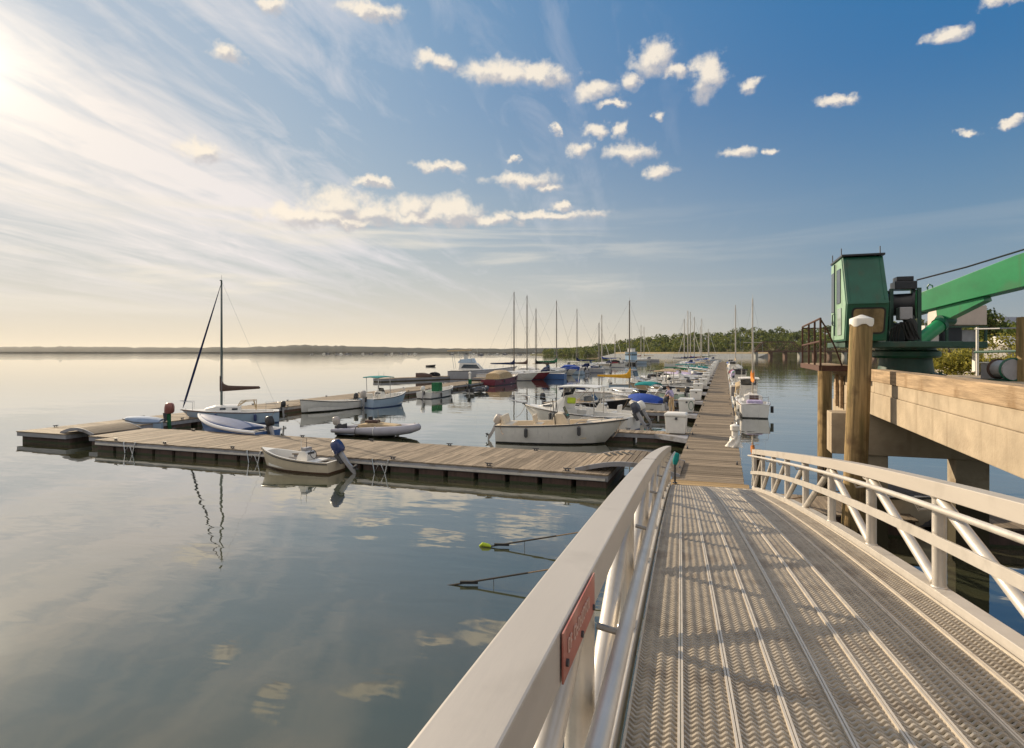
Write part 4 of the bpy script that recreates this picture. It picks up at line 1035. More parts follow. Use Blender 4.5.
# ================================================================ boats
class Hull:
    def __init__(s, L, B, fb, fs, draft=.25, rake=.5, full=2.3, stern_w=.88, sheer_p=2.0):
        s.L, s.B, s.fb, s.fs, s.draft, s.rake, s.full, s.sw, s.sp = L, B, fb, fs, draft, rake, full, stern_w, sheer_p
    def hb(s, u):
        if u < .4: return s.B/2*lerp(s.sw, 1.0, math.sin(u/.4*math.pi/2))
        return s.B/2*max(.012, 1-((u-.4)/.6)**s.full)
    def sh(s, u): return s.fs + (s.fb-s.fs)*u**s.sp
    def pt(s, u, side, v):
        """v 0 = sheer .. 1 = keel"""
        b, z = s.hb(u), s.sh(u); kz = -s.draft*(1-u**5)
        x = -s.L/2 + s.L*u
        if v <= .001: y, zz = b, z
        elif v < .5: y, zz = b*(.975-.06*u), z*.55+.02
        elif v < .9: y, zz = b*(.88-.42*u*u), lerp(.01, -.01, u)+.12*u**4
        else: y, zz = 0.0, kz
        f = (z-zz)/(z-kz+1e-6)
        return (x - s.rake*f*u**5, side*y, zz)
    def build(s, m, parent, n=14):
        b = MB(); us = [1-(1-i/n)**1.25 for i in range(n+1)]
        for side in (1,-1):
            b.loft([[s.pt(u,side,v) for v in (0,.3,.7,1)] for u in us], closed=False, cap0=False, cap1=False)
        a = [s.pt(0,1,v) for v in (0,.3,.7,1)] + [s.pt(0,-1,v) for v in (.7,.3,0)]
        b.add(a, [tuple(range(7))])
        return b.build('hull', m, parent, smooth=math.radians(30))
    def liner(s, m, parent, floor=.12, deck_from=.75, gw=.10, stern_deck=0.0, name='interior', crownz=.05):
        b = MB(); us = sorted(set([i/12 for i in range(13)]+[deck_from-.001, deck_from]+([stern_deck, stern_deck+.001] if stern_deck else [])))
        rings = []
        for u in us:
            bb, z = s.hb(u), s.sh(u)+.006; x = -s.L/2+s.L*u
            w = max(.01, bb-gw)
            if u >= deck_from or (stern_deck and u <= stern_deck):
                c = crownz*min(1,bb/(s.B/2))
                rings.append([(x,bb,z),(x,w,z+c*.3),(x,w*.5,z+c*.8),(x,0,z+c),(x,-w*.5,z+c*.8),(x,-w,z+c*.3),(x,-bb,z)])
            else:
                wf = max(.005, w-.05)
                rings.append([(x,bb,z),(x,w,z),(x,wf,floor),(x,0,floor),(x,-wf,floor),(x,-w,z),(x,-bb,z)])
        b.loft(rings, closed=False, cap0=False, cap1=False)
        if not stern_deck:
            u = 0.0; bb, z = s.hb(0), s.sh(0)+.006; x = -s.L/2
            b.add([(x,bb,z),(x,-bb,z),(x+gw,-bb+gw,z),(x+gw,bb-gw,z)],[(0,1,2,3)]); b.add([(x+gw,bb-gw,z),(x+gw,-bb+gw,z),(x+gw,-bb+gw+.05,floor),(x+gw,bb-gw-.05,floor)],[(0,1,2,3)])
        return b.build(name, m, parent)
    def rub(s, m, parent, r=.03, dz=-.03):
        us = [i/14 for i in range(15)]
        pts = [(s.pt(u,1,0)[0]+(.02 if u > .99 else 0), s.hb(u)+.008, s.sh(u)+dz) for u in us] + [(s.pt(u,1,0)[0], -s.hb(u)-.008, s.sh(u)+dz) for u in us[::-1][1:]]
        b = MB(); b.tube(pts, r, 6, sq=1.0); return b.build('rub_rail', m, parent, smooth=SM)

def outboard(parent, x, y, z, cowl, s=1.0, tilt=0.0, leg=None, name='outboard_motor'):
    leg = leg or GRYM
    M = Matrix.Translation((x,y,z)) @ Matrix.Rotation(-tilt,4,'Y') @ Matrix.Scale(s,4)
    b = MB()
    b.loft([[M @ Vector(p) for p in [(-.30,-.06,.10),(-.12,-.07,.10),(-.12,.07,.10),(-.30,.06,.10)]],
            [M @ Vector(p) for p in [(-.30,-.05,-.45),(-.16,-.05,-.45),(-.16,.05,-.45),(-.30,.05,-.45)]],
            [M @ Vector(p) for p in [(-.36,-.03,-.72),(-.18,-.03,-.72),(-.18,.03,-.72),(-.36,.03,-.72)]],
            [M @ Vector(p) for p in [(-.28,-.015,-.92),(-.22,-.015,-.92),(-.22,.015,-.92),(-.28,.015,-.92)]]])
    o = b.build(name, leg, parent)
    b = MB(); rings = []
    for (zz,xa,xb,w) in ((.08,-.38,-.04,.13),(.16,-.44,-.02,.17),(.38,-.45,-.03,.175),(.54,-.42,-.06,.15),(.60,-.34,-.12,.09)):
        rings.append([M @ Vector(p) for p in [(xa,-w*.6,zz),(xa+.06,-w,zz),(xb-.08,-w,zz),(xb,-w*.5,zz),(xb,w*.5,zz),(xb-.08,w,zz),(xa+.06,w,zz),(xa,w*.6,zz)]])
    b.loft(rings); b.build('cowling', cowl, o, smooth=SM)
    b = MB(); b.lathe([(.03,-.12),(.055,-.05),(.05,.06)], n=10, M=M @ Matrix.Translation((-.40,0,-.68)) @ Matrix.Rotation(math.pi/2,4,'Y'))
    for k in range(3):
        a = k*2.094
        b.add([M @ Vector((-.42,.03*math.cos(a),-.68+.03*math.sin(a))),M @ Vector((-.38,.14*math.cos(a+.4),-.68+.14*math.sin(a+.4))),M @ Vector((-.44,.16*math.cos(a-.1),-.68+.16*math.sin(a-.1)))],[(0,1,2)])
    b.build('propeller', DARKP, o)
    b = MB(); b.loft([[M @ Vector(p) for p in [(-.15,-.12,.12),(.03,-.12,.12),(.03,.12,.12),(-.15,.12,.12)]],[M @ Vector(p) for p in [(-.13,-.09,-.28),(-.01,-.09,-.28),(-.01,.09,-.28),(-.13,.09,-.28)]]]); b.build('bracket', DARKP, o)
    return o
def console(parent, x, w=.75, h=1.0, z0=.12, m=WHITE, shield=True, wheel=True, d=.6):
    b = MB(); b.prism([(x-d/2,z0),(x+d/2+.08,z0),(x+d/2-.05,z0+h*.72),(x+d*.12,z0+h),(x-d*.32,z0+h),(x-d/2,z0+h*.8)], 'y', -w/2, w/2); c = b.build('console', m, parent, bevel=.03)
    if shield:
        b = MB(); b.loft([[(x+d/2-.06,-w/2+.05,z0+h*.8),(x+d/2-.06,w/2-.05,z0+h*.8),(x+d*.1,w/2-.12,z0+h+.30),(x+d*.1,-w/2+.12,z0+h+.30)],[(x+d/2-.03,-w/2+.05,z0+h*.8),(x+d/2-.03,w/2-.05,z0+h*.8),(x+d*.13,w/2-.12,z0+h+.30),(x+d*.13,-w/2+.12,z0+h+.30)]]); b.build('windscreen', GLASSD, c)
    b = MB(); b.box((x-d*.36-.05,0,z0+h*.82),(.03,w*.7,h*.22)); b.build('dash', DARKP, c)
    if wheel:
        b = MB(); b.tube([(x-d/2-.08+.05*math.sin(a*.5236),.17*math.cos(a*.5236),z0+h*.8+.16*math.sin(a*.5236)) for a in range(12)], .014, 6, closed=True); b.build('steering_wheel', BLACKP, c)
    return c
def seat(parent, x, z0=.12, w=.8, m=WHITE, back=True, h=.5, d=.45):
    b = MB(); b.box((x,0,z0+h/2),(d,w,h)); o = b.build('seat', m, parent, bevel=.04)
    if back: b = MB(); b.box((x-d*.45,0,z0+h+.22),(.10,w*.92,.40),0,0,-.15); b.build('backrest', m, o, bevel=.03)
    return o
def ttop(parent, x0, x1, w, z0, z1, m, posts=STEEL, th=.07):
    b = MB(); n = 6; rings = []
    for i in range(n+1):
        u = i/n; x = lerp(x0,x1,u); c = .06*math.sin(math.pi*u)
        rings.append([(x,-w/2,z1+c),(x,0,z1+c+.05),(x,w/2,z1+c),(x,w/2,z1+c+th),(x,0,z1+c+th+.05),(x,-w/2,z1+c+th)])
    b.loft(rings); o = b.build('hard_top', m, parent, bevel=.02)
    for (x,dx) in ((x0+.25,.0),(x1-.35,.12)):
        for sy in (-1,1):
            b = MB(); b.tube([(x+dx,sy*w*.36,z0),(x,sy*w*.42,z1+.02)], .03, 6); b.build('support', posts, o)
    return o
def bimini(parent, x0, x1, w, z0, z1, m):
    b = MB(); rings = []
    for i in range(7):
        u = i/6; x = lerp(x0,x1,u); zt = z1 - .10*(2*u-1)**2
        rings.append([(x,w/2*math.cos(a),zt-.22+.24*math.sin(a)) for a in [math.pi*k/8 for k in range(9)]]+[(x,w/2*.97*math.cos(a),zt-.25+.24*math.sin(a)) for a in [math.pi*k/8 for k in range(8,-1,-1)]])
    b.loft(rings); o = b.build('bimini_top', m, parent, smooth=SM)
    xm = (x0+x1)/2
    for xx in (x0+.05, x1-.05):
        b = MB(); b.tube([(xm,-w/2,z0),(xx,-w/2,z1-.30),(xx,-w/2*.9,z1-.2),(xx,w/2*.9,z1-.2),(xx,w/2,z1-.30),(xm,w/2,z0)], .018, 6); b.build('hoop', STEEL, o)
    return o
def windshield(parent, H, u, h=.45, m=GLASSD, frame=WHITE):
    x = -H.L/2+H.L*u; w = H.hb(u)-.08; z = H.sh(u)+.03; L2 = .75
    pts_b = [(x-L2,-w,z),(x,-w*.72,z+.03),(x+.18,0,z+.05),(x,w*.72,z+.03),(x-L2,w,z)]
    pts_t = [(x-L2-.05,-w*.95,z+h*.85),(x-.30,-w*.62,z+h),(x-.16,0,z+h+.02),(x-.30,w*.62,z+h),(x-L2-.05,w*.95,z+h*.85)]
    b = MB(); b.loft([pts_b, pts_t], closed=False, cap0=False, cap1=False); o = b.build('windshield', m, parent)
    b = MB(); b.tube(pts_t, .022, 6); b.build('frame', STEEL, o)
    for i in (1,2,3):
        b = MB(); b.tube([pts_b[i], pts_t[i]], .018, 6); b.build('mullion', STEEL, o)
    return o
def cover(parent, H, u0, u1, ridge_h, m, over=.03):
    b = MB(); rings = []
    for i in range(11):
        u = lerp(u0,u1,i/10); bb, z = H.hb(u)+over, H.sh(u)-.06; x = -H.L/2+H.L*u; rh = ridge_h*math.sin(math.pi*min(1,max(.02,(i+.6)/11.2)))**.55
        rings.append([(x,bb*math.cos(a)*(1 if abs(math.cos(a)) > .99 else 1.0), z+(rh+.08)*(math.sin(a)**.8 if math.sin(a) > 0 else 0)) for a in [math.pi*k/8 for k in range(9)]])
    b.loft(rings, closed=False, cap0=True, cap1=True); return b.build('cover', m, parent, smooth=1.0)
def bow_rail(parent, H, u0=.6, h=.45, n=5):
    top = [(-H.L/2+H.L*u - .05, (H.hb(u)-.06)*1, H.sh(u)+h) for u in [lerp(u0,.985,k/6) for k in range(7)]]
    pts = [(top[0][0]-.15, top[0][1], H.sh(u0)+.02)] + top + [(p[0],-p[1],p[2]) for p in top[::-1]] + [(top[0][0]-.15, -top[0][1], H.sh(u0)+.02)]
    b = MB(); b.tube(pts, .016, 5); o = b.build('bow_rail', STEEL, parent, smooth=SM)
    for k in (1,3,5):
        for sy in (1,-1):
            b = MB(); b.tube([(top[k][0],sy*top[k][1],top[k][2]),(top[k][0],sy*top[k][1],top[k][2]-h)], .013, 5); b.build('stanchion', STEEL, o)
    return o
def rod(parent, x, y, z, h, m=BLACKP, lean=-.15):
    b = MB(); b.tube([(x,y,z),(x+lean*h,y,z+h)], [.014,.006], 5); return b.build('antenna', m, parent)
def sail_rig(parent, H, xm, zdeck, top, boom_len, mastm, boomcov, furl=None, rmast=.06, spread=True, stays=True, boomz=1.05, rr=.009):
    b = MB(); b.tube([(xm,0,zdeck),(xm,0,top*.55),(xm,0,top)], [rmast,rmast*.95,rmast*.7], 8); mst = b.build('mast', mastm, parent, smooth=SM)
    b = MB(); b.box((xm+.03,0,top+.03),(.14,.05,.05)); b.tube([(xm,0,top),(xm,0,top+.35)], .008, 5); b.build('masthead', mastm, mst)
    if boom_len:
        zb = zdeck+boomz
        b = MB(); b.tube([(xm-.05,0,zb),(xm-boom_len,0,zb+.12)], .05, 8); b.build('boom', mastm, parent, smooth=SM)
        b = MB(); rings = []
        for i in range(11):
            u = i/10; x = xm+.10-(boom_len+.05)*u; h = lerp(.46,.17,u**.6)+(.55*(1-u/.12) if u < .12 else 0); wdt = lerp(.17,.07,u)
            zc = zb+.12*u-.07
            rings.append([(x,wdt*math.sin(a)*.9, zc + h*(.5-.5*math.cos(a)) ) for a in [2*math.pi*k/10 for k in range(10)]])
        b.loft(rings); b.build('sail_cover', boomcov, parent, smooth=SM)
    hs = top*.62
    if spread:
        b = MB(); b.tube([(xm,-H.B*.30,hs),(xm,H.B*.30,hs)], .02, 5); b.build('spreader', mastm, mst)
    xb = H.L/2-.1
    if stays:
        fx0, fz0 = xb, H.sh(.98)+.08
        if furl:
            b = MB(); b.tube([(lerp(fx0,xm,u),0,lerp(fz0,top-.1,u)) for u in (0,.06,.3,.7,.93,1)], [.012,.06,.065,.045,.02,.01], 8); b.build('furled_jib', furl, parent, smooth=SM)
        else:
            b = MB(); b.tube([(fx0,0,fz0),(xm,0,top-.1)], rr, 4); b.build('forestay', DARKP, parent)
        b = MB(); b.tube([(-H.L/2+.08,0,H.sh(0)),(xm,0,top)], rr, 4); b.build('backstay', STEEL, parent)
        for sy in (1,-1):
            b = MB(); b.tube([(xm-.1,sy*(H.B/2-.08),H.sh(.55)),(xm,sy*H.B*.30,hs),(xm,0,top-.1)], rr, 4); b.build('shroud', STEEL, parent)
    return mst

def place(bow, stern, z=0.0):
    a, c = P(*bow, z), P(*stern, z); d = a-c
    return (a+c)/2, d.length, math.atan2(d.y, d.x)

# ---- kinds --------------------------------------------------------------
def b_skiff(t, H, hm, im, eng=BLACKP, es=.75, tilt=.0, thwarts=(.25,.5,.72), rubm=BLACKP, cons=None, deck=.90, seatm=None):
    H.build(hm, t); H.liner(im, t, floor=.10, deck_from=deck, gw=.07); H.rub(rubm, t, .024)
    for u in thwarts:
        b = MB(); b.box((-H.L/2+H.L*u,0,H.sh(u)*.72),(.26,2*H.hb(u)-.12,.04)); b.build('thwart', seatm or im, t)
    if eng: outboard(t, -H.L/2-.02, 0, H.fs+.02, eng, es, tilt)
    if cons is not None: console(t, -H.L/2+H.L*cons, .5, .55, .12, WHITE, shield=False, d=.5)
def b_cc(t, H, hm, top=None, topc=None, eng=WHITE, im=WHITE, tilt=0.0, es=1.05, seats=True, antenna=True, rail=True, deck=.80, cx=.46, twin=False):
    H.build(hm, t); H.liner(im, t, floor=.18, deck_from=deck, gw=.14); H.rub(DARKP, t, .03)
    xc = -H.L/2+H.L*cx
    c = console(t, xc, .8, 1.05, .18, im if im is not CREAM else CREAM)
    if seats: seat(t, xc-.95, .18, .85, im, True, .55)
    b = MB(); b.box((xc+.75,0,.42),(.5,.6,.46)); b.build('console_seat', im, t, bevel=.05)
    if top == 'ttop': ttop(t, xc-1.1, xc+.75, 1.7, H.fs, 2.35, topc)
    if top == 'bimini': bimini(t, xc-1.3, xc+.5, 1.75, H.fs, 2.3, topc)
    if twin:
        for sy in (-.35,.35): outboard(t, -H.L/2-.02, sy, H.fs+.05, eng, es, tilt)
    elif eng: outboard(t, -H.L/2-.02, 0, H.fs+.05, eng, es, tilt)
    if antenna: rod(t, xc, .42, 1.0, 1.7, WHITE)
    if rail: bow_rail(t, H, .62, .28)
def b_run(t, H, hm, eng=BLACKP, top=None, topc=None, im=CREAM, tilt=0.0, seatm=None):
    H.build(hm, t); H.liner(im, t, floor=.18, deck_from=.56, gw=.15, crownz=.14); H.rub(DARKP, t, .03)
    windshield(t, H, .60)
    x = -H.L/2
    for sy in (-.42,.42):
        b = MB(); b.box((x+H.L*.42,sy,.42),(.5,.5,.45)); o = b.build('seat', seatm or im, t, bevel=.05); b = MB(); b.box((x+H.L*.42-.24,sy,.82),(.12,.5,.5)); b.build('backrest', seatm or im, o, bevel=.04)
    b = MB(); b.box((x+.55,0,.40),(.45,H.B*.7,.42)); b.build('stern_bench', seatm or im, t, bevel=.05)
    if top == 'bimini': bimini(t, x+H.L*.18, x+H.L*.50, H.B*.82, H.fs, 2.05, topc)
    if top == 'dodger':
        b = MB(); rings = []
        for i,(u,h) in enumerate(((.56,.42),(.46,1.0),(.30,1.05),(.14,.75))):
            xx = x+H.L*u; ww = H.hb(u)-.06; z = H.sh(u)
            rings.append([(xx,ww,z),(xx,ww*.9,z+h*.8),(xx,ww*.4,z+h),(xx,-ww*.4,z+h),(xx,-ww*.9,z+h*.8),(xx,-ww,z)])
        b.loft(rings, closed=False); b.build('canvas_enclosure', topc, t, smooth=.6)
    if eng: outboard(t, -H.L/2-.02, 0, H.fs+.05, eng, 1.0, tilt)
    bow_rail(t, H, .66, .30)
def b_covered(t, H, hm, cm, eng=BLACKP, ridge=.45, u1=.96, tilt=0.0):
    H.build(hm, t); H.liner(WHITE, t, floor=.18, deck_from=.85); H.rub(DARKP, t, .03)
    cover(t, H, .03, u1, ridge, cm)
    if eng: outboard(t, -H.L/2-.02, 0, H.fs+.05, eng, .95, tilt)
def b_cuddy(t, H, hm, top=None, topc=None, eng=None, cabm=WHITE, rad=False):
    H.build(hm, t); H.liner(WHITE, t, floor=.25, deck_from=.55, gw=.16, crownz=.10); H.rub(DARKP, t, .035)
    x = -H.L/2; z = H.sh(.6)
    b = MB(); w = H.B*.33
    b.loft([[(x+H.L*.86,-w*.35,z+.08),(x+H.L*.86,w*.35,z+.08),(x+H.L*.84,w*.3,z+.2),(x+H.L*.84,-w*.3,z+.2)],
            [(x+H.L*.64,-w,z+.05),(x+H.L*.64,w,z+.05),(x+H.L*.63,w*.85,z+.55),(x+H.L*.63,-w*.85,z+.55)],
            [(x+H.L*.56,-w*1.05,z),(x+H.L*.56,w*1.05,z),(x+H.L*.54,w*.9,z+.95),(x+H.L*.54,-w*.9,z+.95)]]); o = b.build('cabin', cabm, t, bevel=.03)
    ttop(t, x+H.L*.26, x+H.L*.60, H.B*.74, H.fs+.05, 2.35, topc or WHITE)
    b = MB(); b.loft([[(x+H.L*.585,-w*.85,z+.85),(x+H.L*.585,w*.85,z+.85),(x+H.L*.555,w*.85,2.34),(x+H.L*.555,-w*.85,2.34)],[(x+H.L*.57,-w*.85,z+.85),(x+H.L*.57,w*.85,z+.85),(x+H.L*.54,w*.85,2.34),(x+H.L*.54,-w*.85,2.34)]]); b.build('windscreen', GLASSD, t)
    for sy in (-1,1):
        b = MB(); b.add([(x+H.L*.66,sy*(w*.97),z+.22),(x+H.L*.76,sy*(w*.72),z+.20),(x+H.L*.76,sy*(w*.68),z+.30),(x+H.L*.66,sy*(w*.90),z+.38)],[(0,1,2,3)]); b.build('port_light', GLASSD, o)
    seat(t, x+H.L*.40, .25, .8, WHITE)
    if eng: outboard(t, -H.L/2-.02, 0, H.fs+.05, eng, 1.05, 0)
    bow_rail(t, H, .6, .5); rod(t, x+H.L*.45, .5, 2.4, 1.6, WHITE)
def b_sail(t, H, hm, top, mastm=MASTM, cov=None, furl=None, eng=None, dodger=None, boom=True, xmf=.60, cabz=.32, rr=.009, rmast=.06, boomz=1.05):
    H.build(hm, t); H.liner(WHITE, t, floor=H.fs-.28, deck_from=.40, gw=.22, stern_deck=.06, name='deck'); H.rub(mat('teak_strip', (.16,.08,.04), .6, 0, .2, 6), t, .025)
    x = -H.L/2
    b = MB(); rings = []
    for (u,h,wf) in ((.40,cabz*1.05,.60),(.52,cabz*1.05,.62),(.66,cabz*.9,.60),(.76,cabz*.35,.45)):
        xx = x+H.L*u; w = H.hb(u)*wf; z = H.sh(u)
        rings.append([(xx,w,z-.02),(xx,w*.92,z+h*.9),(xx,w*.5,z+h*1.08),(xx,-w*.5,z+h*1.08),(xx,-w*.92,z+h*.9),(xx,-w,z-.02)])
    b.loft(rings); cb_ = b.build('cabin', WHITE, t, bevel=.015)
    for sy in (-1,1):
        for u in (.46,.58):
            w = H.hb(u)*.615; z = H.sh(u)
            b = MB(); b.box((x+H.L*u, sy*w*.965, z+cabz*.5), (.32,.03,.11)); b.build('port_light', GLASSD, cb_, bevel=.01)
    xm = x+H.L*xmf
    sail_rig(t, H, xm, H.sh(xmf)+cabz*.9, top, H.L*.40 if boom else 0, mastm, cov or CANVAS['navy'], furl, rmast, True, True, boomz, rr)
    if dodger:
        b = MB(); rings = []
        for (u,h) in ((.47,.10),(.41,.62),(.34,.66)):
            xx = x+H.L*u; w = H.hb(u)*.62; z = H.sh(u)+cabz
            rings.append([(xx,w,z-.1),(xx,w*.9,z+h*.75),(xx,w*.4,z+h),(xx,-w*.4,z+h),(xx,-w*.9,z+h*.75),(xx,-w,z-.1)])
        b.loft(rings, closed=False, cap0=False, cap1=False); b.build('dodger', dodger, t, smooth=.7)
    top_ = []
    for sy in (1,-1):
        u = .88; top_.append([(x+H.L*u, sy*(H.hb(u)-.03), H.sh(u)+.02),(x+H.L*u, sy*(H.hb(u)-.03), H.sh(u)+.5)])
    b = MB(); b.tube(top_[0]+[(x+H.L*1.01,.10,H.sh(1)+.52),(x+H.L*1.01,-.10,H.sh(1)+.52)]+top_[1][::-1], .016, 5); b.build('pulpit', STEEL, t)
    b = MB(); w = H.hb(.05)-.04; b.tube([(x+H.L*.14,w,H.sh(.1)),(x+H.L*.14,w,H.sh(.1)+.5),(x+.06,w*.9,H.sh(0)+.5),(x+.06,-w*.9,H.sh(0)+.5),(x+H.L*.14,-w,H.sh(.1)+.5),(x+H.L*.14,-w,H.sh(.1))], .016, 5); b.build('stern_rail', STEEL, t)
    if eng: outboard(t, x-.08, .35, H.fs+.18, eng, .72, .0)

def dress(t, H, side=1, n=2, line=True, fm=None):
    for k in range(n):
        u = lerp(.25,.65,k/max(1,n-1)); x, y, z = -H.L/2+H.L*u, side*(H.hb(u)+.10), H.sh(u)
        b = MB(); b.tube([(x,y,z-.55),(x,y,z-.50),(x,y,z-.16),(x,y,z-.10)], [.03,.09,.09,.03], 8); f_ = b.build('fender', fm or WHITE, t, smooth=SM)
        b = MB(); b.tube([(x,y,z-.10),(x,side*(H.hb(u)-.03),z+.02)], .01, 4); b.build('lanyard', ROPED, f_)
    if line:
        a = Vector((H.L/2-.25, 0, H.sh(.95)+.06)); e = Vector((H.L/2-.6, side*(H.B/2+.6), .56))
        b = MB(); b.tube([a+(e-a)*(k/8)-Vector((0,0,.18*math.sin(math.pi*k/8))) for k in range(9)], .012, 5); b.build('bow_line', ROPED, t)
        a = Vector((-H.L/2+.25, side*(H.hb(.05)-.05), H.sh(0)+.05)); e = Vector((-H.L/2+.6, side*(H.B/2+.6), .56))
        b = MB(); b.tube([a+(e-a)*(k/8)-Vector((0,0,.14*math.sin(math.pi*k/8))) for k in range(9)], .012, 5); b.build('stern_line', ROPED, t)
    return t
def boat(name, label, cat, bow, stern, group, fn, B=None, fb=.7, fs=.5, ratio=.36, **hk):
    c, L_, rz = place(bow, stern)
    t = thing(name, label, cat, (c.x,c.y,0), rz, group)
    H = Hull(L_, B or L_*ratio, fb, fs, **hk); fn(t, H)
    if group in (G1, G2, G3) and not label.startswith('small cream'): dress(t, H, 1 if len(label) % 2 else -1, 2 + (len(label) % 3 == 0), True, [WHITE, BLUEC, DARKP][len(label) % 3])
    return t
G1 = 'boats moored along the cross dock'; G2 = 'boats moored along the outer dock'; G3 = 'boats in the slips left of the long dock'; G4 = 'sailboats and motorboats on the far outer dock'; G5 = 'boats along the right side of the long dock'
BLUEC = mat('dark_blue_cowl', (.02,.035,.12), .3, 0, .1, 5)
GREYC = mat('warm_grey_cowl', (.42,.38,.35), .35, 0, .08, 5)
REDC = mat('red_cowl', (.22,.075,.06), .4, 0, .1, 5)
GREYIN = mat('grey_floor', (.17,.175,.20), .6, 0, .1, 4)

# 1 skiff in front of the cross dock
def f(t, H):
    H.build(hullmat('cream','brown'), t); H.liner(WHITE, t, floor=.12, deck_from=.86, gw=.07); H.rub(BLACKP, t, .022, -.05)
    x = -H.L/2
    b = MB(); rings = []
    for k in range(9):
        u = lerp(.46,.855,k/8); w = max(.02,H.hb(u)-.14); xx = x+H.L*u; rings.append([(xx,w,.135),(xx,-w,.135),(xx,-w,.15),(xx,w,.15)])
    b.loft(rings); b.build('floor', GREYIN, t)
    c = console(t, x+H.L*.40, .52, .62, .12, WHITE, shield=False, d=.5)
    b = MB(); b.box((x+H.L*.40-.02,0,.80),(.20,.40,.12)); b.build('instrument_pod', GRYM, c, bevel=.02)
    rod(t, x+H.L*.40+.1, .16, .7, .55, WHITE, 0); rod(t, x+H.L*.40-.02, .0, .8, .42, BLACKP, 0)
    b = MB(); b.box((x+H.L*.24,0,.40),(.40,2*H.hb(.24)-.2,.05)); b.build('thwart', WHITE, t)
    b = MB(); b.box((x+.2,0,.36),(.22,2*H.hb(.05)-.2,.05)); b.build('stern_bench', WHITE, t)
    outboard(t, -H.L/2-.03, 0, H.fs+.10, BLUEC, 1.0, -.66)
boat('skiff', 'small cream skiff with raised dark blue outboard in front of the cross dock', 'boat', (262,466.6), (337,472.4), G1, f, B=1.35, fb=.76, fs=.44, rake=.25)
# 2 grey inflatable
TUBEG = mat('grey_hypalon', (.33,.32,.36), .6, 0, .08, 3, stain=(2,.62,(.26,.25,.27)))
def rib(t, H, tubem=TUBEG, inm=CANVAS['tan'], eng=GREYC, cons=True):
    x0, x1, w = -H.L/2, H.L/2, H.B/2-.22
    pts = [(x0-.1,w,.30),(x0+H.L*.55,w,.32),(x0+H.L*.78,w*.85,.37),(x0+H.L*.92,w*.5,.44),(x1-.12,w*.18,.50),(x1-.06,0,.52)]
    pts = pts + [(p[0],-p[1],p[2]) for p in pts[::-1][1:]]
    rs_ = [.10,.24,.24,.22,.19,.17,.19,.22,.24,.24,.10]
    b = MB(); b.tube(pts, rs_, 12); o = b.build('tube', tubem, t, smooth=SM)
    b = MB(); b.loft([[(x0+.05,w,.10),(x0+.05,0,-.12),(x0+.05,-w,.10),(x0+.05,0,.16)],[(x0+H.L*.6,w,.12),(x0+H.L*.6,0,-.10),(x0+H.L*.6,-w,.12),(x0+H.L*.6,0,.16)],[(x1-.25,.05,.36),(x1-.25,0,.30),(x1-.25,-.05,.36),(x1-.25,0,.38)]]); b.build('hull', BLACKP if tubem is TUBEG else WHITE, t)
    b = MB(); b.box((x0+.06,0,.32),(.06,2*w-.2,.44)); b.build('transom', DARKP, t)
    for q in (.30,.52):
        b = MB(); c = x0+H.L*q
        for sy in (1,-1):
            b.tube([(c,sy*w+.245*math.sin(a)*sy,.31+.245*math.cos(a)) for a in [k*.26 for k in range(-3,10)]], .02, 5)
        b.build('strap', RUBBER if q < .4 else WHITE, o)
    if cons:
        b = MB(); b.prism([(x0+H.L*.22,.16),(x0+H.L*.80,.16),(x0+H.L*.74,.60),(x0+H.L*.45,.70),(x0+H.L*.28,.62)], 'y', -w*.62, w*.62); b.build('canvas', inm, t, bevel=.06)
        b = MB(); b.box((x0+H.L*.42,0,.76),(.7,.5,.14)); b.build('bundle', CANVAS['brown'], t, bevel=.05)
        b = MB(); b.tube([(x0+H.L*.38,.12,.72),(x0+H.L*.38,.12,1.0)], .12, 10); b.build('steering_wheel', BLACKP, t)
        rod(t, x0+H.L*.50, -.1, .7, .8, STEEL, 0)
    if eng: outboard(t, x0+.02, 0, .48, eng, .85, .12)
boat('inflatable_boat', 'light grey inflatable boat with tan seats and grey outboard behind the cross dock', 'boat', (419,437), (340,434.5), G1, lambda t,H: rib(t,H), B=1.9)
# 3 dark inflatable/dinghy with white gunwale and blue side
def f(t, H):
    H.build(hullmat('blue','black'), t); H.liner(GREYIN, t, floor=.2, deck_from=.8, gw=.16)
    H.rub(mat('white_rubbing_tube', (.68,.67,.66), .5, 0, .05, 4), t, .085, .0)
    cover(t, H, .22, .95, .22, mat('deep_blue_cover', (.035,.075,.19), .7, 0, .15, 4, .2, 8), -.02)
    outboard(t, -H.L/2, 0, H.fs+.1, BLACKP, .95, -.35)
    b = MB(); b.box((-H.L/2+.5,0,.5),(.5,.7,.3)); b.build('engine_cover', RUBBER, t, bevel=.06)
boat('dinghy', 'blue sided dinghy with thick white gunwale and black outboard tied behind the cross dock', 'boat', (199,436.5), (268,443.5), G1, f, B=1.7, fb=1.15, fs=.62, rake=.7)
# 4 sailboat near left
boat('sailboat', 'white sailboat with green black mast and brown sail cover near left end of cross dock', 'sailboat', (181,425.5), (279,421.5), G1,
     lambda t,H: (b_sail(t, H, hullmat('pale blue','blue'), 8.85, MASTG, CANVAS['brown'], CANVAS['navy'], BLACKP, None, True, .60, .34, .007, .07, .95),
                  [MB().tube([(-H.L/2+H.L*.44,sy*.5,H.sh(.4)+.3),(-H.L/2+H.L*(.40-.05*k),sy*.5,H.sh(.4)+.62),(-H.L/2+H.L*(.24+.03*k),sy*.45,H.sh(.4)+.65),(-H.L/2+H.L*.24,sy*.55,H.sh(.3)+.1)], .025, 6).build('dodger_frame', CANVAS['tan'], t) for sy in (1,-1) for k in (0,1)]), B=2.3, fb=.98, fs=.72, rake=.9, stern_w=.6)
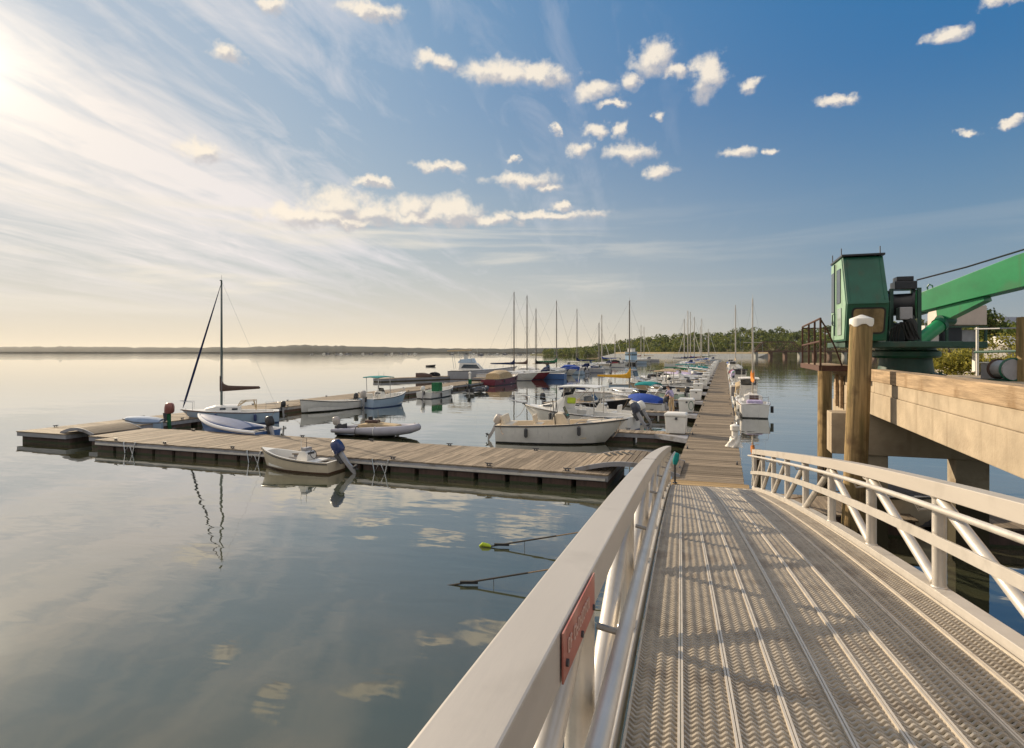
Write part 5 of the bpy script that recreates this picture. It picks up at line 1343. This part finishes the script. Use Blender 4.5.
# 5 blue skiff + outboard behind cross dock's left end
def f(t, H):
    b_skiff(t, H, hullmat('pale blue','blue'), WHITE, None, thwarts=(.3,), deck=.86); cover(t, H, .06, .93, .22, mat('pale_blue_tarp', (.22,.29,.40), .8, 0, .12, 4, .3, 8))
    outboard(t, -H.L/2, 0, H.fs+.32, REDC, 1.15, .0, CANVAS['green'])
boat('skiff', 'pale blue covered skiff with red topped outboard beside the left end of the cross dock', 'boat', (123,432), (164,430.5), G1, f, B=1.6, fb=.75, fs=.55)
# 6 white launch
boat('launch', 'open white launch with black outboard lying along the outer dock', 'boat', (300,413.5), (354,407.5), G2, lambda t,H: b_skiff(t, H, hullmat('white','black'), WHITE, BLACKP, .85, 0, (.3,.55,.75)), B=1.9, fb=1.02, fs=.62, rake=.15)
# 7 teal topped
def f(t, H):
    b_cc(t, H, hullmat('pale blue','blue'), 'ttop', CANVAS['teal'], eng=GREYC, cx=.34, antenna=False)
    for sy in (-.3,.3): rod(t, -.6, sy, 2.4, .5, STEEL, 0)
boat('console_boat', 'pale blue console boat under a teal top beside the outer dock', 'boat', (406,404), (366,408), G2, f, B=2.0, fb=1.10, fs=.72, rake=.5)
# 8
def f(t, H):
    b_skiff(t, H, hullmat('white','black'), WHITE, WHITE, .95, -.1, (.5,.75)); b = MB(); b.box((-.5,0,1.0),(.9,.8,.9)); b.build('covered_console', CANVAS['green'], t, bevel=.12)
boat('skiff', 'small white skiff with green covered console on the outer dock', 'boat', (453,394.5), (424,399), G2, f, B=1.9, fb=.95, fs=.62, rake=.35)
# 9
boat('runabout', 'maroon and white runabout with tan canvas at the far end of the outer dock', 'boat', (518,382.5), (488,386), G2, lambda t,H: b_run(t, H, hullmat('maroon','black'), None, 'dodger', CANVAS['tan']), B=2.4, fb=1.3, fs=.85)
# 10 sport fisher
def f(t, H):
    H.build(hullmat('grey','brown'), t); H.liner(WHITE, t, floor=.5, deck_from=.36, gw=.25, crownz=.1); H.rub(DARKP, t, .05)
    x = -H.L/2; zs = H.sh(.4)
    def ring(xx, w, z): return (xx, w, z)
    b = MB(); b.loft([[(x+H.L*0.150,1.45,zs-.1),(x+H.L*0.510,1.25,zs),(x+H.L*0.420,1.15,zs+1.15),(x+H.L*0.170,1.3,zs+1.2)],[(x+H.L*0.150,-1.45,zs-.1),(x+H.L*0.510,-1.25,zs),(x+H.L*0.420,-1.15,zs+1.15),(x+H.L*0.170,-1.3,zs+1.2)]]); c = b.build('cabin', WHITE, t, bevel=.06)
    for sy in (-1,1):
        b = MB(); b.add([(x+H.L*0.190,sy*1.41,zs+.35),(x+H.L*0.470,sy*1.245,zs+.25),(x+H.L*0.415,sy*1.20,zs+.92),(x+H.L*0.230,sy*1.34,zs+.95)],[(0,1,2,3)]); b.build('side_window', GLASSD, c)
    b = MB(); b.add([(x+H.L*0.505,-1.15,zs+.15),(x+H.L*0.505,1.15,zs+.15),(x+H.L*0.435,1.05,zs+1.0),(x+H.L*0.435,-1.05,zs+1.0)],[(0,1,2,3)]); b.build('windscreen', GLASSD, c)
    b = MB(); b.loft([[(x+H.L*0.140,1.35,zs+1.2),(x+H.L*0.400,1.15,zs+1.2),(x+H.L*0.370,1.0,zs+1.95),(x+H.L*0.170,1.2,zs+1.75)],[(x+H.L*0.140,-1.35,zs+1.2),(x+H.L*0.400,-1.15,zs+1.2),(x+H.L*0.370,-1.0,zs+1.95),(x+H.L*0.170,-1.2,zs+1.75)]]); fb_ = b.build('flybridge', mat('pale_blue_panel', (.36,.46,.56), .4, 0, .1, 2), t, bevel=.05)
    b = MB(); b.loft([[(x+H.L*-0.010,1.5,zs+3.05),(x+H.L*0.330,1.3,zs+3.15),(x+H.L*0.330,-1.3,zs+3.15),(x+H.L*-0.010,-1.5,zs+3.05)],[(x+H.L*-0.010,1.4,zs+3.25),(x+H.L*0.330,1.2,zs+3.4),(x+H.L*0.330,-1.2,zs+3.4),(x+H.L*-0.010,-1.4,zs+3.25)]]); bm = b.build('bimini_top', CANVAS['tan'], t, bevel=.05)
    for xx in (.05,.15,.31):
        for sy in (-1,1):
            b = MB(); b.tube([(x+H.L*(xx+.04),sy*1.25,zs+(.1 if xx < .1 else 1.3)),(x+H.L*xx,sy*1.3,zs+3.1)], .035, 6); b.build('support', STEEL, bm)
    for k in range(2):
        b = MB(); b.box((x+H.L*0.250,.5-k,zs+2.0),(.5,.5,.9)); b.build('helm_seat', WHITE, t, bevel=.08)
    bow_rail(t, H, .62, .7); rod(t, x+H.L*.42, 1.1, zs+1.5, 6, WHITE, -.1)
boat('fishing_yacht', 'large sport fishing yacht with flybridge and tan bimini beyond the outer dock', 'yacht', (517,379.0), (449,378.9), G2, f, B=3.9, fb=2.1, fs=1.35, rake=1.4)
# small things on the far float
for i,(px,py,c,lb) in enumerate([(424,372,'brown','brown upturned dinghy left of the sport fishing yacht on the narrow float'),(436,371,'black','black covered dinghy bow nearest the sport fishing yacht stern')]):
    p = P(px,py+5,.5); t = thing('dinghy', lb, 'dinghy', (p.x,p.y,.5), .5+i)
    H = Hull(2.6,1.3,.5,.4,.05); b = MB(); rings = []
    for k in range(9):
        u = k/8; w = H.hb(u)+.02; rings.append([(-1.3+2.6*u, w*math.cos(a), .02+.62*math.sin(a)*(1-.5*u**3)) for a in [math.pi*q/8 for q in range(9)]])
    b.loft(rings, closed=False); b.build('hull', CANVAS[c], t, smooth=1.0)
    b = MB(); b.tube([(-1.3,0,.62),(0,0,.66),(1.1,0,.38)], .03, 5); b.build('keel', DARKP, t)
boat('rowing_boat', 'tiny dark rowing boat afloat alone beyond the narrow float', 'boat', (436,366.4), (427,366.6), None, lambda t,H: b_skiff(t, H, hullmat('black','black'), DARKP, None, thwarts=(.3,.6)), B=1.5, fb=.55, fs=.4)
pz = P(470,384,.5); t = thing('water_pedestal', 'slim white water pedestal with green foot on the outer dock near its far end', 'pedestal', (pz.x,pz.y,.5))
b = MB(); b.box((0,0,.30),(.34,.34,.6)); b.build('foot', CANVAS['green'], t, bevel=.03)
b = MB(); b.lathe([(.13,.602),(.13,1.25),(.19,1.3),(.17,1.45),(.03,1.55)], n=10); b.build('post', BOXW, t, smooth=SM)

# 13 big white centre console in front
def f(t, H):
    H.build(hullmat('white','black'), t); H.liner(CREAM, t, floor=.30, deck_from=.70, gw=.16, crownz=.08); H.rub(DARKP, t, .035)
    x = -H.L/2; xc = x+H.L*.50
    c = console(t, xc, .95, 1.15, .30, CREAM, d=.75); seat(t, xc-1.15, .30, .95, CREAM, True, .62)
    b = MB(); b.box((xc+.85,0,.62),(.55,.7,.6)); b.build('console_seat', CREAM, t, bevel=.06)
    b = MB(); b.box((x+.50,0,.62),(.55,H.B*.62,.55)); b.build('stern_bench', CREAM, t, bevel=.06)
    b = MB(); b.box((x+.30,0,1.05),(.12,H.B*.60,.50),0,0,-.3); b.build('backrest', CREAM, t, bevel=.04)
    for sy in (-1,1):
        b = MB(); b.tube([(xc-.25,sy*.52,.9),(xc-.40,sy*.55,2.15)], .022, 6); b.build('leaning_post', BLACKP, t); 
    rod(t, xc-.4, .5, 1.3, 1.5, BLACKP, .05); bow_rail(t, H, .66, .10)
    outboard(t, -H.L/2-.02, .0, H.fs-.18, GREYC, .95, -.45)
    b = MB(); b.box((xc+1.6,0,.70),(.9,.8,.5)); b.build('cushion', CANVAS['tan'], t, bevel=.1)
boat('console_boat', 'big white open console boat with cream interior behind the right end of the cross dock', 'boat', (627,444), (500,440), G3, f, B=2.5, fb=1.22, fs=.86, rake=1.1, sheer_p=1.6)
# 15 hardtop boat bow left
def f(t, H):
    b_cuddy(t, H, hullmat('white','blue'), topc=WHITE, eng=None)
    b = MB(); b.tube([(H.L/2-.2,0,H.sh(1)+.05),(H.L/2+1.0,0,H.sh(1)+.18)], .04, 6); b.box((H.L/2+.1,0,H.sh(1)+.05),(.7,.25,.06)); b.build('bow_pulpit', STEEL, t)
    b = MB(); b.box((-.0,.55,1.6),(.5,.22,.36),.2,.3); b.build('life_jacket', CANVAS['lime'], t, bevel=.08)
    outboard(t, -H.L/2-.02, 0, H.fs+.05, mat('slate_cowl', (.045,.05,.075), .3, 0, .1, 5), 1.15, -.5)
boat('cabin_boat', 'white boat with white hard top and big slate outboard, second behind the cross dock', 'boat', (523,423), (634,431), G3, f, B=2.5, fb=1.25, fs=.8, rake=1.1)
# 14 black hull boat with navy bimini
boat('runabout', 'black hulled boat with navy bimini and black outboard behind the white hard top boat', 'boat', (632,414.5), (546,412), G3, lambda t,H: (b_run(t, H, hullmat('black','black'), BLACKP, 'bimini', CANVAS['navy'])), B=2.4, fb=1.15, fs=.75, rake=.9)
# 16 blue covered inflatable on white hull
def f(t, H):
    H.build(hullmat('white','black'), t); H.liner(WHITE, t, floor=.2, deck_from=.8); H.rub(DARKP, t, .03); cover(t, H, .12, .97, .55, CANVAS['blue'], -.12)
    outboard(t, -H.L/2, 0, H.fs+.1, BLACKP, 1.05, -.2); outboard(t, -H.L/2+.12, .45, H.fs+.05, DARKP, .7, -.1)
boat('covered_boat', 'white boat under a bright royal blue cover beside the second finger dock', 'boat', (627,409), (668,412), G3, f, B=2.1, fb=.85, fs=.65)
# 17 yellow sailboat
boat('sailboat', 'white sailboat with golden yellow sail cover and tall thin mast in the right basin', 'sailboat', (662,403), (580,399.5), G3, lambda t,H: b_sail(t, H, hullmat('white','blue'), 9.0, MASTM, CANVAS['yellow'], None, None, None, True, .62, .35, .006, .07, .95), B=2.4, fb=1.0, fs=.8, rake=.8)
# 18-20
boat('cabin_boat', 'boat with pale flat roofed open shelter just behind the yellow sail cover', 'boat', (655,392.5), (612,391), G3, lambda t,H: b_cuddy(t, H, hullmat('pale blue','blue'), topc=CANVAS['grey'], eng=WHITE), B=2.3, fb=1.1, fs=.8)
boat('runabout', 'dark hulled runabout with bare canopy hoops in the right basin', 'boat', (641,383), (668,386), G3, lambda t,H: (b_run(t, H, hullmat('black','black'), WHITE, None, None, WHITE), [MB().tube([(x_,-1,.8),(x_-.2,-.95,1.9),(x_-.2,.95,1.9),(x_,1,.8)], .04, 6).build('canopy_hoop', CANVAS['brown'], t) for x_ in (-1.6,-.6,.5)]), B=2.4, fb=1.1, fs=.8)
boat('covered_boat', 'boat under a pale lavender grey cover left of the dock boxes', 'boat', (664,377.5), (692,380), G3, lambda t,H: b_covered(t, H, hullmat('grey','blue'), CANVAS['lavender'], WHITE), B=2.4, fb=1.0, fs=.8)
boat('runabout', 'pale green runabout with black engine tied at the third finger dock', 'boat', (648,398.5), (685,401.5), G3, lambda t,H: b_run(t, H, hullmat('pale green','green'), BLACKP, None, None, WHITE), B=2.2, fb=.95, fs=.7)

boat('console_boat', 'cream console boat with white outboard between the hard top boat and second finger dock', 'boat', (560,420), (640,424.5), G3, lambda t,H: b_cc(t, H, hullmat('cream','blue'), None, None, WHITE, WHITE, -.5), B=2.2, fb=1.0, fs=.7)
boat('runabout', 'grey runabout with teal bimini just beyond the blue covered boat', 'boat', (612,404.5), (668,408), G3, lambda t,H: b_run(t, H, hullmat('grey','black'), BLACKP, 'bimini', CANVAS['teal'], WHITE, -.5), B=2.2, fb=1.0, fs=.75)
boat('skiff', 'small open tan skiff squeezed beyond the yellow covered sailboat', 'boat', (640,397.5), (676,399.5), G3, lambda t,H: b_skiff(t, H, hullmat('tan','black'), CREAM, BLACKP), B=1.7, fb=.8, fs=.5)
boat('console_boat', 'white console boat with black outboard and tan hard top near the lavender covered boat', 'boat', (650,389.5), (688,392), G3, lambda t,H: b_cc(t, H, hullmat('white','blue'), 'ttop', CANVAS['tan'], BLACKP, WHITE, -.5), B=2.2, fb=1.0, fs=.75)
boat('inflatable_boat', 'dark grey inflatable with black outboard lying left of the maroon runabout', 'boat', (486,391.5), (470,393.5), G2, lambda t,H: rib(t, H, mat('dark_hypalon', (.07,.07,.08), .6, 0, .1, 4), CANVAS['black'], BLACKP, False), B=1.6)
# ---- far outer dock: sailboats by their masts ----------------------------
FS = [(514,292.5,380.5,1,'white','navy',MASTM,'tallest pale mast of the left group, white hull, beside the fishing yacht bow'),
 (527,296,379.5,1,'maroon','brown',MASTM,'maroon sailboat with dark mast second from left in the far row'),
 (536,309,379,-1,'blue','black',MASTM,'blue hulled sailboat with a shorter black covered boom in the far row'),
 (556.5,301,375.5,1,'white','green',MASTM,'white sailboat with green sail cover, fourth mast of the far row'),
 (577,309,372.5,-1,'grey','navy',MASTM,'grey sailboat with navy sail cover midway along the far row'),
 (599,323,368,1,'cream','tan',MASTM,'cream sailboat with short tan covered boom in the far row'),
 (601.8,315,367.2,-1,'white','blue',MASTL,'white sailboat with blue sail cover and pale mast in the far row'),
 (615,334,364.5,1,'navy','white',MASTL,'small navy sailboat with short pale mast before the wooded hill'),
 (641,325,361.8,1,'white','maroon',MASTL,'distant white sailboat with maroon sail cover right of the blue wheelhouse boat'),
 (644,327,361.2,-1,'grey','tan',MASTL,'distant grey sailboat with tan sail cover, last of the far row')]
for (px,ty,wy,d,h,cv,mm,lb) in FS:
    Y = F*EYE/(wy-HOR); top = EYE+(HOR-ty)*Y/F; L_ = max(6.5, top*.72)
    c = W((px-512)/F*Y, Y); t = thing('sailboat', lb if len(lb.split()) <= 16 else lb, 'sailboat', (c.x - d*L_*.1, c.y, 0), 0 if d > 0 else math.pi, G4)
    H = Hull(L_, L_*.31, 1.25, .95, rake=1.2, stern_w=.7)
    b_sail(t, H, hullmat(h,'blue'), top, mm, CANVAS[cv], CANVAS['white'] if wy < 372 and d > 0 else None, None, CANVAS['navy'] if d < 0 else None, True, .60, .4, .014 if wy < 376 else .011, .10 if wy > 370 else .16, 1.1)
rg = random.Random(77)
mid = [(522,377.5,'run','white','white','white runabout with white canvas low between the two tallest far masts'),(545,377.5,'cuddy','white','tan','white cabin boat with tan hard top right of the blue sailboat'),
 (551,375.8,'cc','navy',None,'navy console boat in front of the far green covered sailboat'),(564,374.5,'run','pale blue','blue','pale blue runabout with blue canvas in the far row'),(571,373.2,'cuddy','grey','white','grey cabin boat left of the navy covered sailboat mast'),
 (584,371.3,'cov','white','navy','white boat under navy cover right of the grey sailboat'),(589,370.6,'cuddy','pale blue','navy','pale blue cabin boat with navy roof in the far row'),(594,369.6,'cc','white',None,'white console boat left of the paired far masts'),
 (608,366.8,'cov','cream','maroon','cream boat under maroon cover right of the paired far masts'),(612,366.0,'run','black','black','black runabout with black canvas near the short pale mast'),(619,365.2,'cuddy','white','black','white cabin boat with black roof left of the blue wheelhouse boat'),(624,364.6,'cc','black',None,'black console boat just left of the blue wheelhouse boat')]
def generic(t, H, k, h, cv, eng, im=WHITE):
    cm = CANVAS[cv] if cv else WHITE
    if k == 'run': b_run(t, H, hullmat(h), eng, 'dodger', cm, im)
    if k == 'bim': b_run(t, H, hullmat(h), eng, 'bimini', cm, im)
    if k == 'open': b_run(t, H, hullmat(h), eng, None, None, im)
    if k == 'cc': b_cc(t, H, hullmat(h), None, None, eng, im)
    if k == 'ccb': b_cc(t, H, hullmat(h), 'bimini', cm, eng, im)
    if k == 'cct': b_cc(t, H, hullmat(h), 'ttop', cm, eng, im)
    if k == 'cov': b_covered(t, H, hullmat(h), cm, eng)
    if k == 'cuddy': b_cuddy(t, H, hullmat(h), topc=cm, eng=eng)
    if k == 'skiff': b_skiff(t, H, hullmat(h), im, eng)
KN = {'run':'runabout','bim':'runabout','open':'runabout','cc':'console_boat','ccb':'console_boat','cct':'console_boat','cov':'covered_boat','cuddy':'cabin_boat','skiff':'skiff'}
for (px,wy,k,h,cv,lb) in mid:
    Y = F*EYE/(wy-HOR); c = W((px-512)/F*Y, Y); L_ = rg.uniform(6.5,8.5)
    t = thing(KN[k], lb, 'boat', (c.x,c.y,0), rg.choice([0,math.pi])+rg.uniform(-.1,.1), G4)
    generic(t, Hull(L_, L_*.34, 1.25, .85, rake=.9), k, h, cv, rg.choice([BLACKP,WHITE]))
# blue-white wheelhouse boat
Y = F*EYE/(364-HOR); c = W((633-512)/F*Y, Y)
t = thing('work_boat', 'tall pale blue and white wheelhouse work boat at the far end of the outer dock', 'boat', (c.x,c.y,0), -2.2, G4)
H = Hull(11,4.0,1.8,1.1,rake=1.0); H.build(hullmat('pale blue','black'), t); H.liner(WHITE, t, floor=.5, deck_from=.5); H.rub(DARKP, t, .06)
b = MB(); b.box((1.0,0,2.9),(3.2,3.0,3.0)); wh = b.build('wheelhouse', mat('wheelhouse_blue', (.30,.46,.62), .5, 0, .1, 1), t, bevel=.08)
b = MB(); b.box((1.0,0,4.47),(3.8,3.4,.14)); b.build('roof', WHITE, wh); b = MB(); b.box((.8,0,5.2),(2.0,2.0,1.3)); ub = b.build('upper_bridge', WHITE, t, bevel=.08); b = MB(); b.box((.8,0,5.92),(2.5,2.4,.12)); b.build('roof', DARKP, ub)
for x_ in (0,1.0,2.0):
    for sy in (-1,1): b = MB(); b.box((x_,sy*1.51,3.5),(.7,.03,.7)); b.build('window', GLASSD, wh)
for y_ in (-1,0,1):
    b = MB(); b.box((2.61,y_,3.5),(.03,.75,.7)); b.build('window', GLASSD, wh)
    b = MB(); b.box((-.61,y_,3.3),(.03,.6,.7)); b.build('window', GLASSD, wh)
rod(t, .8, 0, 5.98, 3.0, WHITE, 0)

# ---- slips left of the long dock, further out -----------------------------
KINDS = ['cc','run','bim','cov','cuddy','open','ccb','cct','skiff']
HUL = ['white','white','cream','grey','pale blue','navy','white','dark green','black','tan']
CV = ['blue','white','tan','green','navy','grey','maroon','white','teal','orange']
KW = {'cc':'open console boat','run':'runabout with {c} canvas enclosure','bim':'runabout with {c} bimini','cov':'boat under a {c} cover','cuddy':'cabin boat with {c} hard top','open':'open runabout with bare windshield','ccb':'console boat with {c} bimini','cct':'console boat with {c} hard top','skiff':'plain open skiff'}
rg = random.Random(5)
for k in range(3, 18):
    y0 = FK[k]
    for j, dy in enumerate((2.9, 7.6)):
        if k > 12 and rg.random() < .35: continue
        kd = KINDS[(k*4+j*5+k//3) % 9]; h = HUL[(k*3+j*7) % 10]; cv = CV[(k*7+j*3+k//2) % 10]; L_ = rg.uniform(5.6,7.2)
        lb = f"{h} {KW[kd].format(c=cv)}, {'nearer' if j == 0 else 'farther'} in slip past {ORD[k]} dock box"
        inward = rg.random() < .5
        t = thing(KN[kd], lb, 'boat', (-2.1-L_/2-(.9 if inward is False else .4), y0+dy, 0), (0 if inward else math.pi)+rg.uniform(-.06,.06), G3)
        generic(t, Hull(L_, L_*.35, rg.uniform(1.0,1.25), rg.uniform(.7,.85), rake=.8), kd, h, cv if kd not in ('cc','open','skiff') else None, [BLACKP,WHITE,DARKP,GREYC][(k+2*j) % 4], [WHITE,CREAM][(k+j) % 2])
# sailboats further along the long dock
SM_ = [(684,311,367,'white','navy'),(687.5,319,366.2,'cream','black'),(691,317,365.6,'grey','blue'),(694,312,364.8,'white','maroon'),(698.6,319,364,'navy','tan'),(703,326,363,'white','green'),(706,329,362.3,'pale blue','white'),(711,332,361.3,'white','grey')]
for i,(px,ty,wy,h,cv) in enumerate(SM_):
    Y = F*EYE/(wy-HOR); top = EYE+(HOR-ty)*Y/F; L_ = max(7.5,min(12, top*.66)); c = W((px-512)/F*Y, Y)
    lb = f'{h} sailboat with {cv} sail cover, {ORD[i]} in the mast cluster by the long dock'
    t = thing('sailboat', lb, 'sailboat', (c.x,c.y,0), math.pi if i % 2 else 0, G3)
    b_sail(t, Hull(L_, L_*.31, 1.25, .95, rake=1.2, stern_w=.7), hullmat(h,'blue'), top, MASTL, CANVAS[cv], CANVAS['white'] if i % 3 == 0 else None, None, CANVAS['navy'] if i % 2 else None, True, .60, .4, .02, .15, 1.1)

# ---- right side of the long dock, moored alongside -------------------------
Y = F*EYE/(417.5-HOR); c = W((754-512)/F*Y, Y)
t = thing('sailboat', 'white sailboat with orange sail cover, square stern nearest on the right dock side', 'sailboat', (c.x+.05,c.y+2.8,0), math.pi/2, G5)
H = Hull(6.8,2.1,1.05,.92,rake=.7,stern_w=.84)
b_sail(t, H, hullmat('white','black'), EYE+(HOR-299)*(Y+2.8)/F, MASTL, CANVAS['orange'], None, None, None, True, .56, .42, .007, .06, .95)
b = MB(); b.box((-H.L/2+.9,0,1.02),(.9,1.0,.28)); b.build('cockpit_cover', CANVAS['lavender'], t, bevel=.08)
b = MB(); b.box((-H.L/2+1.7,0,1.15),(.05,.6,.55)); b.build('hatch', mat('dark_teak', (.09,.045,.03), .6, 0, .2, 6), t)
for sy,zz in ((1,.35),(1.0,.62),(-1,.6)):
    b = MB(); b.tube([(-H.L/2+.35,sy*1.06,zz-.22),(-H.L/2+.35,sy*1.06,zz+.22)], .10, 10); b.build('fender', BLACKP if sy < 0 else WHITE, t, smooth=SM)
RS = [(50.5,'cuddy','white','white',None,'white cabin boat with white canvas roof, second along the right dock side'),(58.5,'run','cream','tan',None,'cream runabout with tan canvas, third along the right dock side'),(66,'cov','white','navy',None,'white boat under navy cover, fourth along the right dock side'),
 (74,'cuddy','white','black',None,'white cabin boat with black roof, fifth along the right dock side'),(84,'bim','grey','green',None,'grey runabout with green bimini on the right dock side'),(94,'run','white','lavender',None,'white runabout with lavender canvas on the right dock side'),(104,'cc','white',None,None,'open white console boat on the right dock side'),
 (114,'cov','tan','maroon',None,'tan boat under maroon cover on the right dock side'),(138,'cuddy','white','grey',None,'white cabin boat with grey roof past the right side far mast'),(150,'run','navy','white',None,'navy runabout with white canvas far along the right dock side'),(163,'cov','white','tan',None,'white boat under tan cover far along the right dock side'),
 (178,'cuddy','cream','white',None,'cream cabin boat with white roof far along the right dock side'),(194,'cc','grey',None,None,'grey console boat far along the right dock side'),(210,'cov','white','blue',None,'white boat under blue cover near the right far end of the dock')]
for (yw,k,h,cv,_,lb) in RS:
    L_ = rg.uniform(5.6,6.8); H = Hull(L_, L_*.33, 1.05, .8, rake=.8)
    t = thing(KN[k], lb, 'boat', (MX1+.25+H.B/2, yw+rg.uniform(-.3,.3), 0), math.pi/2, G5)
    generic(t, H, k, h, cv, [WHITE,BLACKP][int(yw) % 2])
for (px,ty,wy,lb,h,cv) in ((734.6,305,371.8,'white sailboat with tan sail cover and tall pale mast along the right dock side','white','tan'),(735.8,309,370,'white sailboat with grey sail cover just behind the tallest right side mast','white','grey')):
    Y = F*EYE/(wy-HOR); top = EYE+(HOR-ty)*Y/F; c = W((px-512)/F*Y, Y); L_ = 9.5
    t = thing('sailboat', lb, 'sailboat', (max(c.x,MX1+1.9),c.y,0), math.pi/2, G5)
    b_sail(t, Hull(L_, L_*.31, 1.2, .95, rake=1.1, stern_w=.7), hullmat(h,'blue'), top, MASTL, CANVAS[cv], None, None, None, True, .58, .4, .012, .11, 1.1)

# ---- moored boats far out on the bay ---------------------------------------
rg = random.Random(31)
mb_ = {}
for i,(px,wy) in enumerate([(312,354.3),(324,354.2),(328,354),(337,354.5),(341,354.3),(347,354.1),(350,354.4),(363,354),(371,354.1),(386,354.4),(392,354),(401,354.1),(409,354.3),(415,354),(452,354.6),(466,355),(474,354.5),(481,355.2),(490,354.5),(497,354.8),(505,354.4),(520,354.8),(533,354.5),(548,355)]):
    Y = F*EYE/(wy-HOR); c = W((px-512)/F*Y, Y)
    key = i % 3
    if key not in mb_:
        t = thing('moored_boat', 'tiny dark boat at a mooring far out among many alike below the far ridge', 'boat', (c.x,c.y,0), rg.uniform(-.4,.4), 'boats at moorings far out on the bay')
        H = Hull(9+key, 3.0, 1.5, 1.1, rake=1.0); H.build(hullmat(['grey','white','navy'][key],'black'), t); H.liner(WHITE, t, floor=.5, deck_from=.4)
        b = MB(); b.box((.5,0,1.9),(3.2,2.0,1.5)); b.build('cabin', [DARKP,WHITE,GRYM][key], t, bevel=.1); mb_[key] = t
    else:
        t = copy_tree(mb_[key]); t.location = (c.x,c.y,0); t.rotation_euler = (0,0,rg.uniform(-.5,.5)+(math.pi if rg.random() < .4 else 0))

# ---- afloat under the pier on the right -------------------------------------
p = W((945-512)/F*19.5, 19.5)
boat('work_skiff', 'pale high sided workboat floating in the shade behind the pier legs', 'boat', (948,523), (872,524), None, lambda t,H: b_skiff(t, H, hullmat('cream','black'), GREYIN, None, thwarts=(.4,.7)), B=1.5, fb=.95, fs=.85, rake=.3)
fa_ = P(1000,518,.45); t = thing('float_dock', 'planked float with dark sides lying under the pier at right', 'dock', (fa_.x+1.4,fa_.y+.6,0), .15)
b = MB(); plank_deck(b, -2.6,2.6,-1.3,1.3,.45,True,pw=.22,seed=4); b.build('deck', WOODY, t)
b = MB(); b.span((-2.55,-1.25,-.2),(2.55,1.25,.40)); b.build('float', FLOATM, t)
t = thing('tarp_heap', 'dark heap under a tarpaulin on the float below the pier', 'tarpaulin', (fa_.x+1.6,fa_.y+.9,.453), .3)
b = MB(); rings = []
for i in range(7):
    u = i/6; x_ = -.6+1.2*u; hh = .42*math.sin(math.pi*(u*.86+.07))**.6
    rings.append([(x_,.45*math.cos(a),hh*max(0,math.sin(a))**.7) for a in [math.pi*q/8 for q in range(9)]])
b.loft(rings, closed=False); b.build('tarpaulin', CANVAS['black'], t, smooth=1.0)
fa_ = P(826,512,.45); t = thing('float_dock', 'small work float seen through the gangway railing below the pier corner', 'dock', (fa_.x+.3,fa_.y+.8,0), .05)
b = MB(); plank_deck(b, -1.6,1.6,-1.0,1.0,.45,True,pw=.22,seed=9); b.build('deck', WOODY, t)
b = MB(); b.span((-1.55,-.95,-.2),(1.55,.95,.40)); b.build('float', FLOATM, t)

# ---- person on the second finger dock ----------------------------------------
def skin(name, pts, edges, radii, m, parent, sub=2, root=0):
    me = bpy.data.meshes.new(name); me.from_pydata(pts, edges, []); me.update()
    o = bpy.data.objects.new(name, me); COL.objects.link(o); o.parent = parent
    s = o.modifiers.new('skin','SKIN')
    for i, r_ in enumerate(radii):
        v = me.skin_vertices[0].data[i]; v.radius = (r_, r_); v.use_root = (i == root)
    ss = o.modifiers.new('sub','SUBSURF'); ss.levels = sub; ss.render_levels = sub
    me.materials.append(m); return o
py_ = FK[1]
per = thing('person', 'person in lavender shirt and tan trousers leaning forward on the second finger dock', 'person', (-3.25, py_-.10, DZ+.004), 2.6)
SKIN = mat('skin_tone', (.42,.25,.17), .55, 0, .08, 8)
ptsB = [(0,0,.92),(-.02,0,1.12),(.10,0,1.32),(.17,0,1.42),(.23,0,1.50),(.29,0,1.60),(.31,0,1.68),
        (.12,.19,1.36),(.26,.24,1.12),(.44,.16,.98),(.50,.13,.95),(.12,-.19,1.36),(.28,-.23,1.12),(.46,-.15,1.02),(.52,-.12,1.0),
        (0,.10,.86),(.05,.11,.48),(-.01,.11,.08),(.12,.12,.04),(0,-.10,.86),(-.02,-.11,.48),(-.10,-.11,.08),(.03,-.12,.04)]
edB = [(0,1),(1,2),(2,3),(3,4),(4,5),(5,6),(2,7),(7,8),(8,9),(9,10),(2,11),(11,12),(12,13),(13,14),(0,15),(15,16),(16,17),(17,18),(0,19),(19,20),(20,21),(21,22)]
rdB = [.13,.12,.14,.07,.055,.095,.075,.06,.045,.035,.03,.06,.045,.035,.03,.085,.06,.045,.035,.085,.06,.045,.035]
skin('body', ptsB, edB, rdB, SKIN, per)
shp = [ptsB[i] for i in (0,1,2,7,8,11,12)]+[(.15,0,1.39)]
skin('shirt', shp, [(0,1),(1,2),(2,3),(3,4),(2,5),(5,6),(2,7)], [.155,.15,.17,.085,.068,.085,.068,.10], CANVAS['lavender'], per)
trp = [ptsB[i] for i in (0,15,16,17,19,20,21)]+[(-.01,0,1.0)]
skin('trousers', trp, [(0,1),(1,2),(2,3),(0,4),(4,5),(5,6),(0,7)], [.15,.11,.085,.065,.11,.085,.065,.14], CANVAS['tan'], per)
b = MB(); rings = []
for i in range(6):
    a = i/5*1.35; rings.append([(.275+.105*math.cos(a)*math.cos(2*math.pi*j/14)-.01, .095*math.cos(a)*math.sin(2*math.pi*j/14), 1.63+.115*math.sin(a)) for j in range(14)])
b.loft(rings); b.build('hair', CANVAS['brown'], per, smooth=SM)
b = MB(); b.box((.385,0,1.60),(.03,.025,.04)); b.box((.372,.035,1.63),(.012,.02,.012)); b.box((.372,-.035,1.63),(.012,.02,.012)); b.build('face_features', CANVAS['brown'], per)
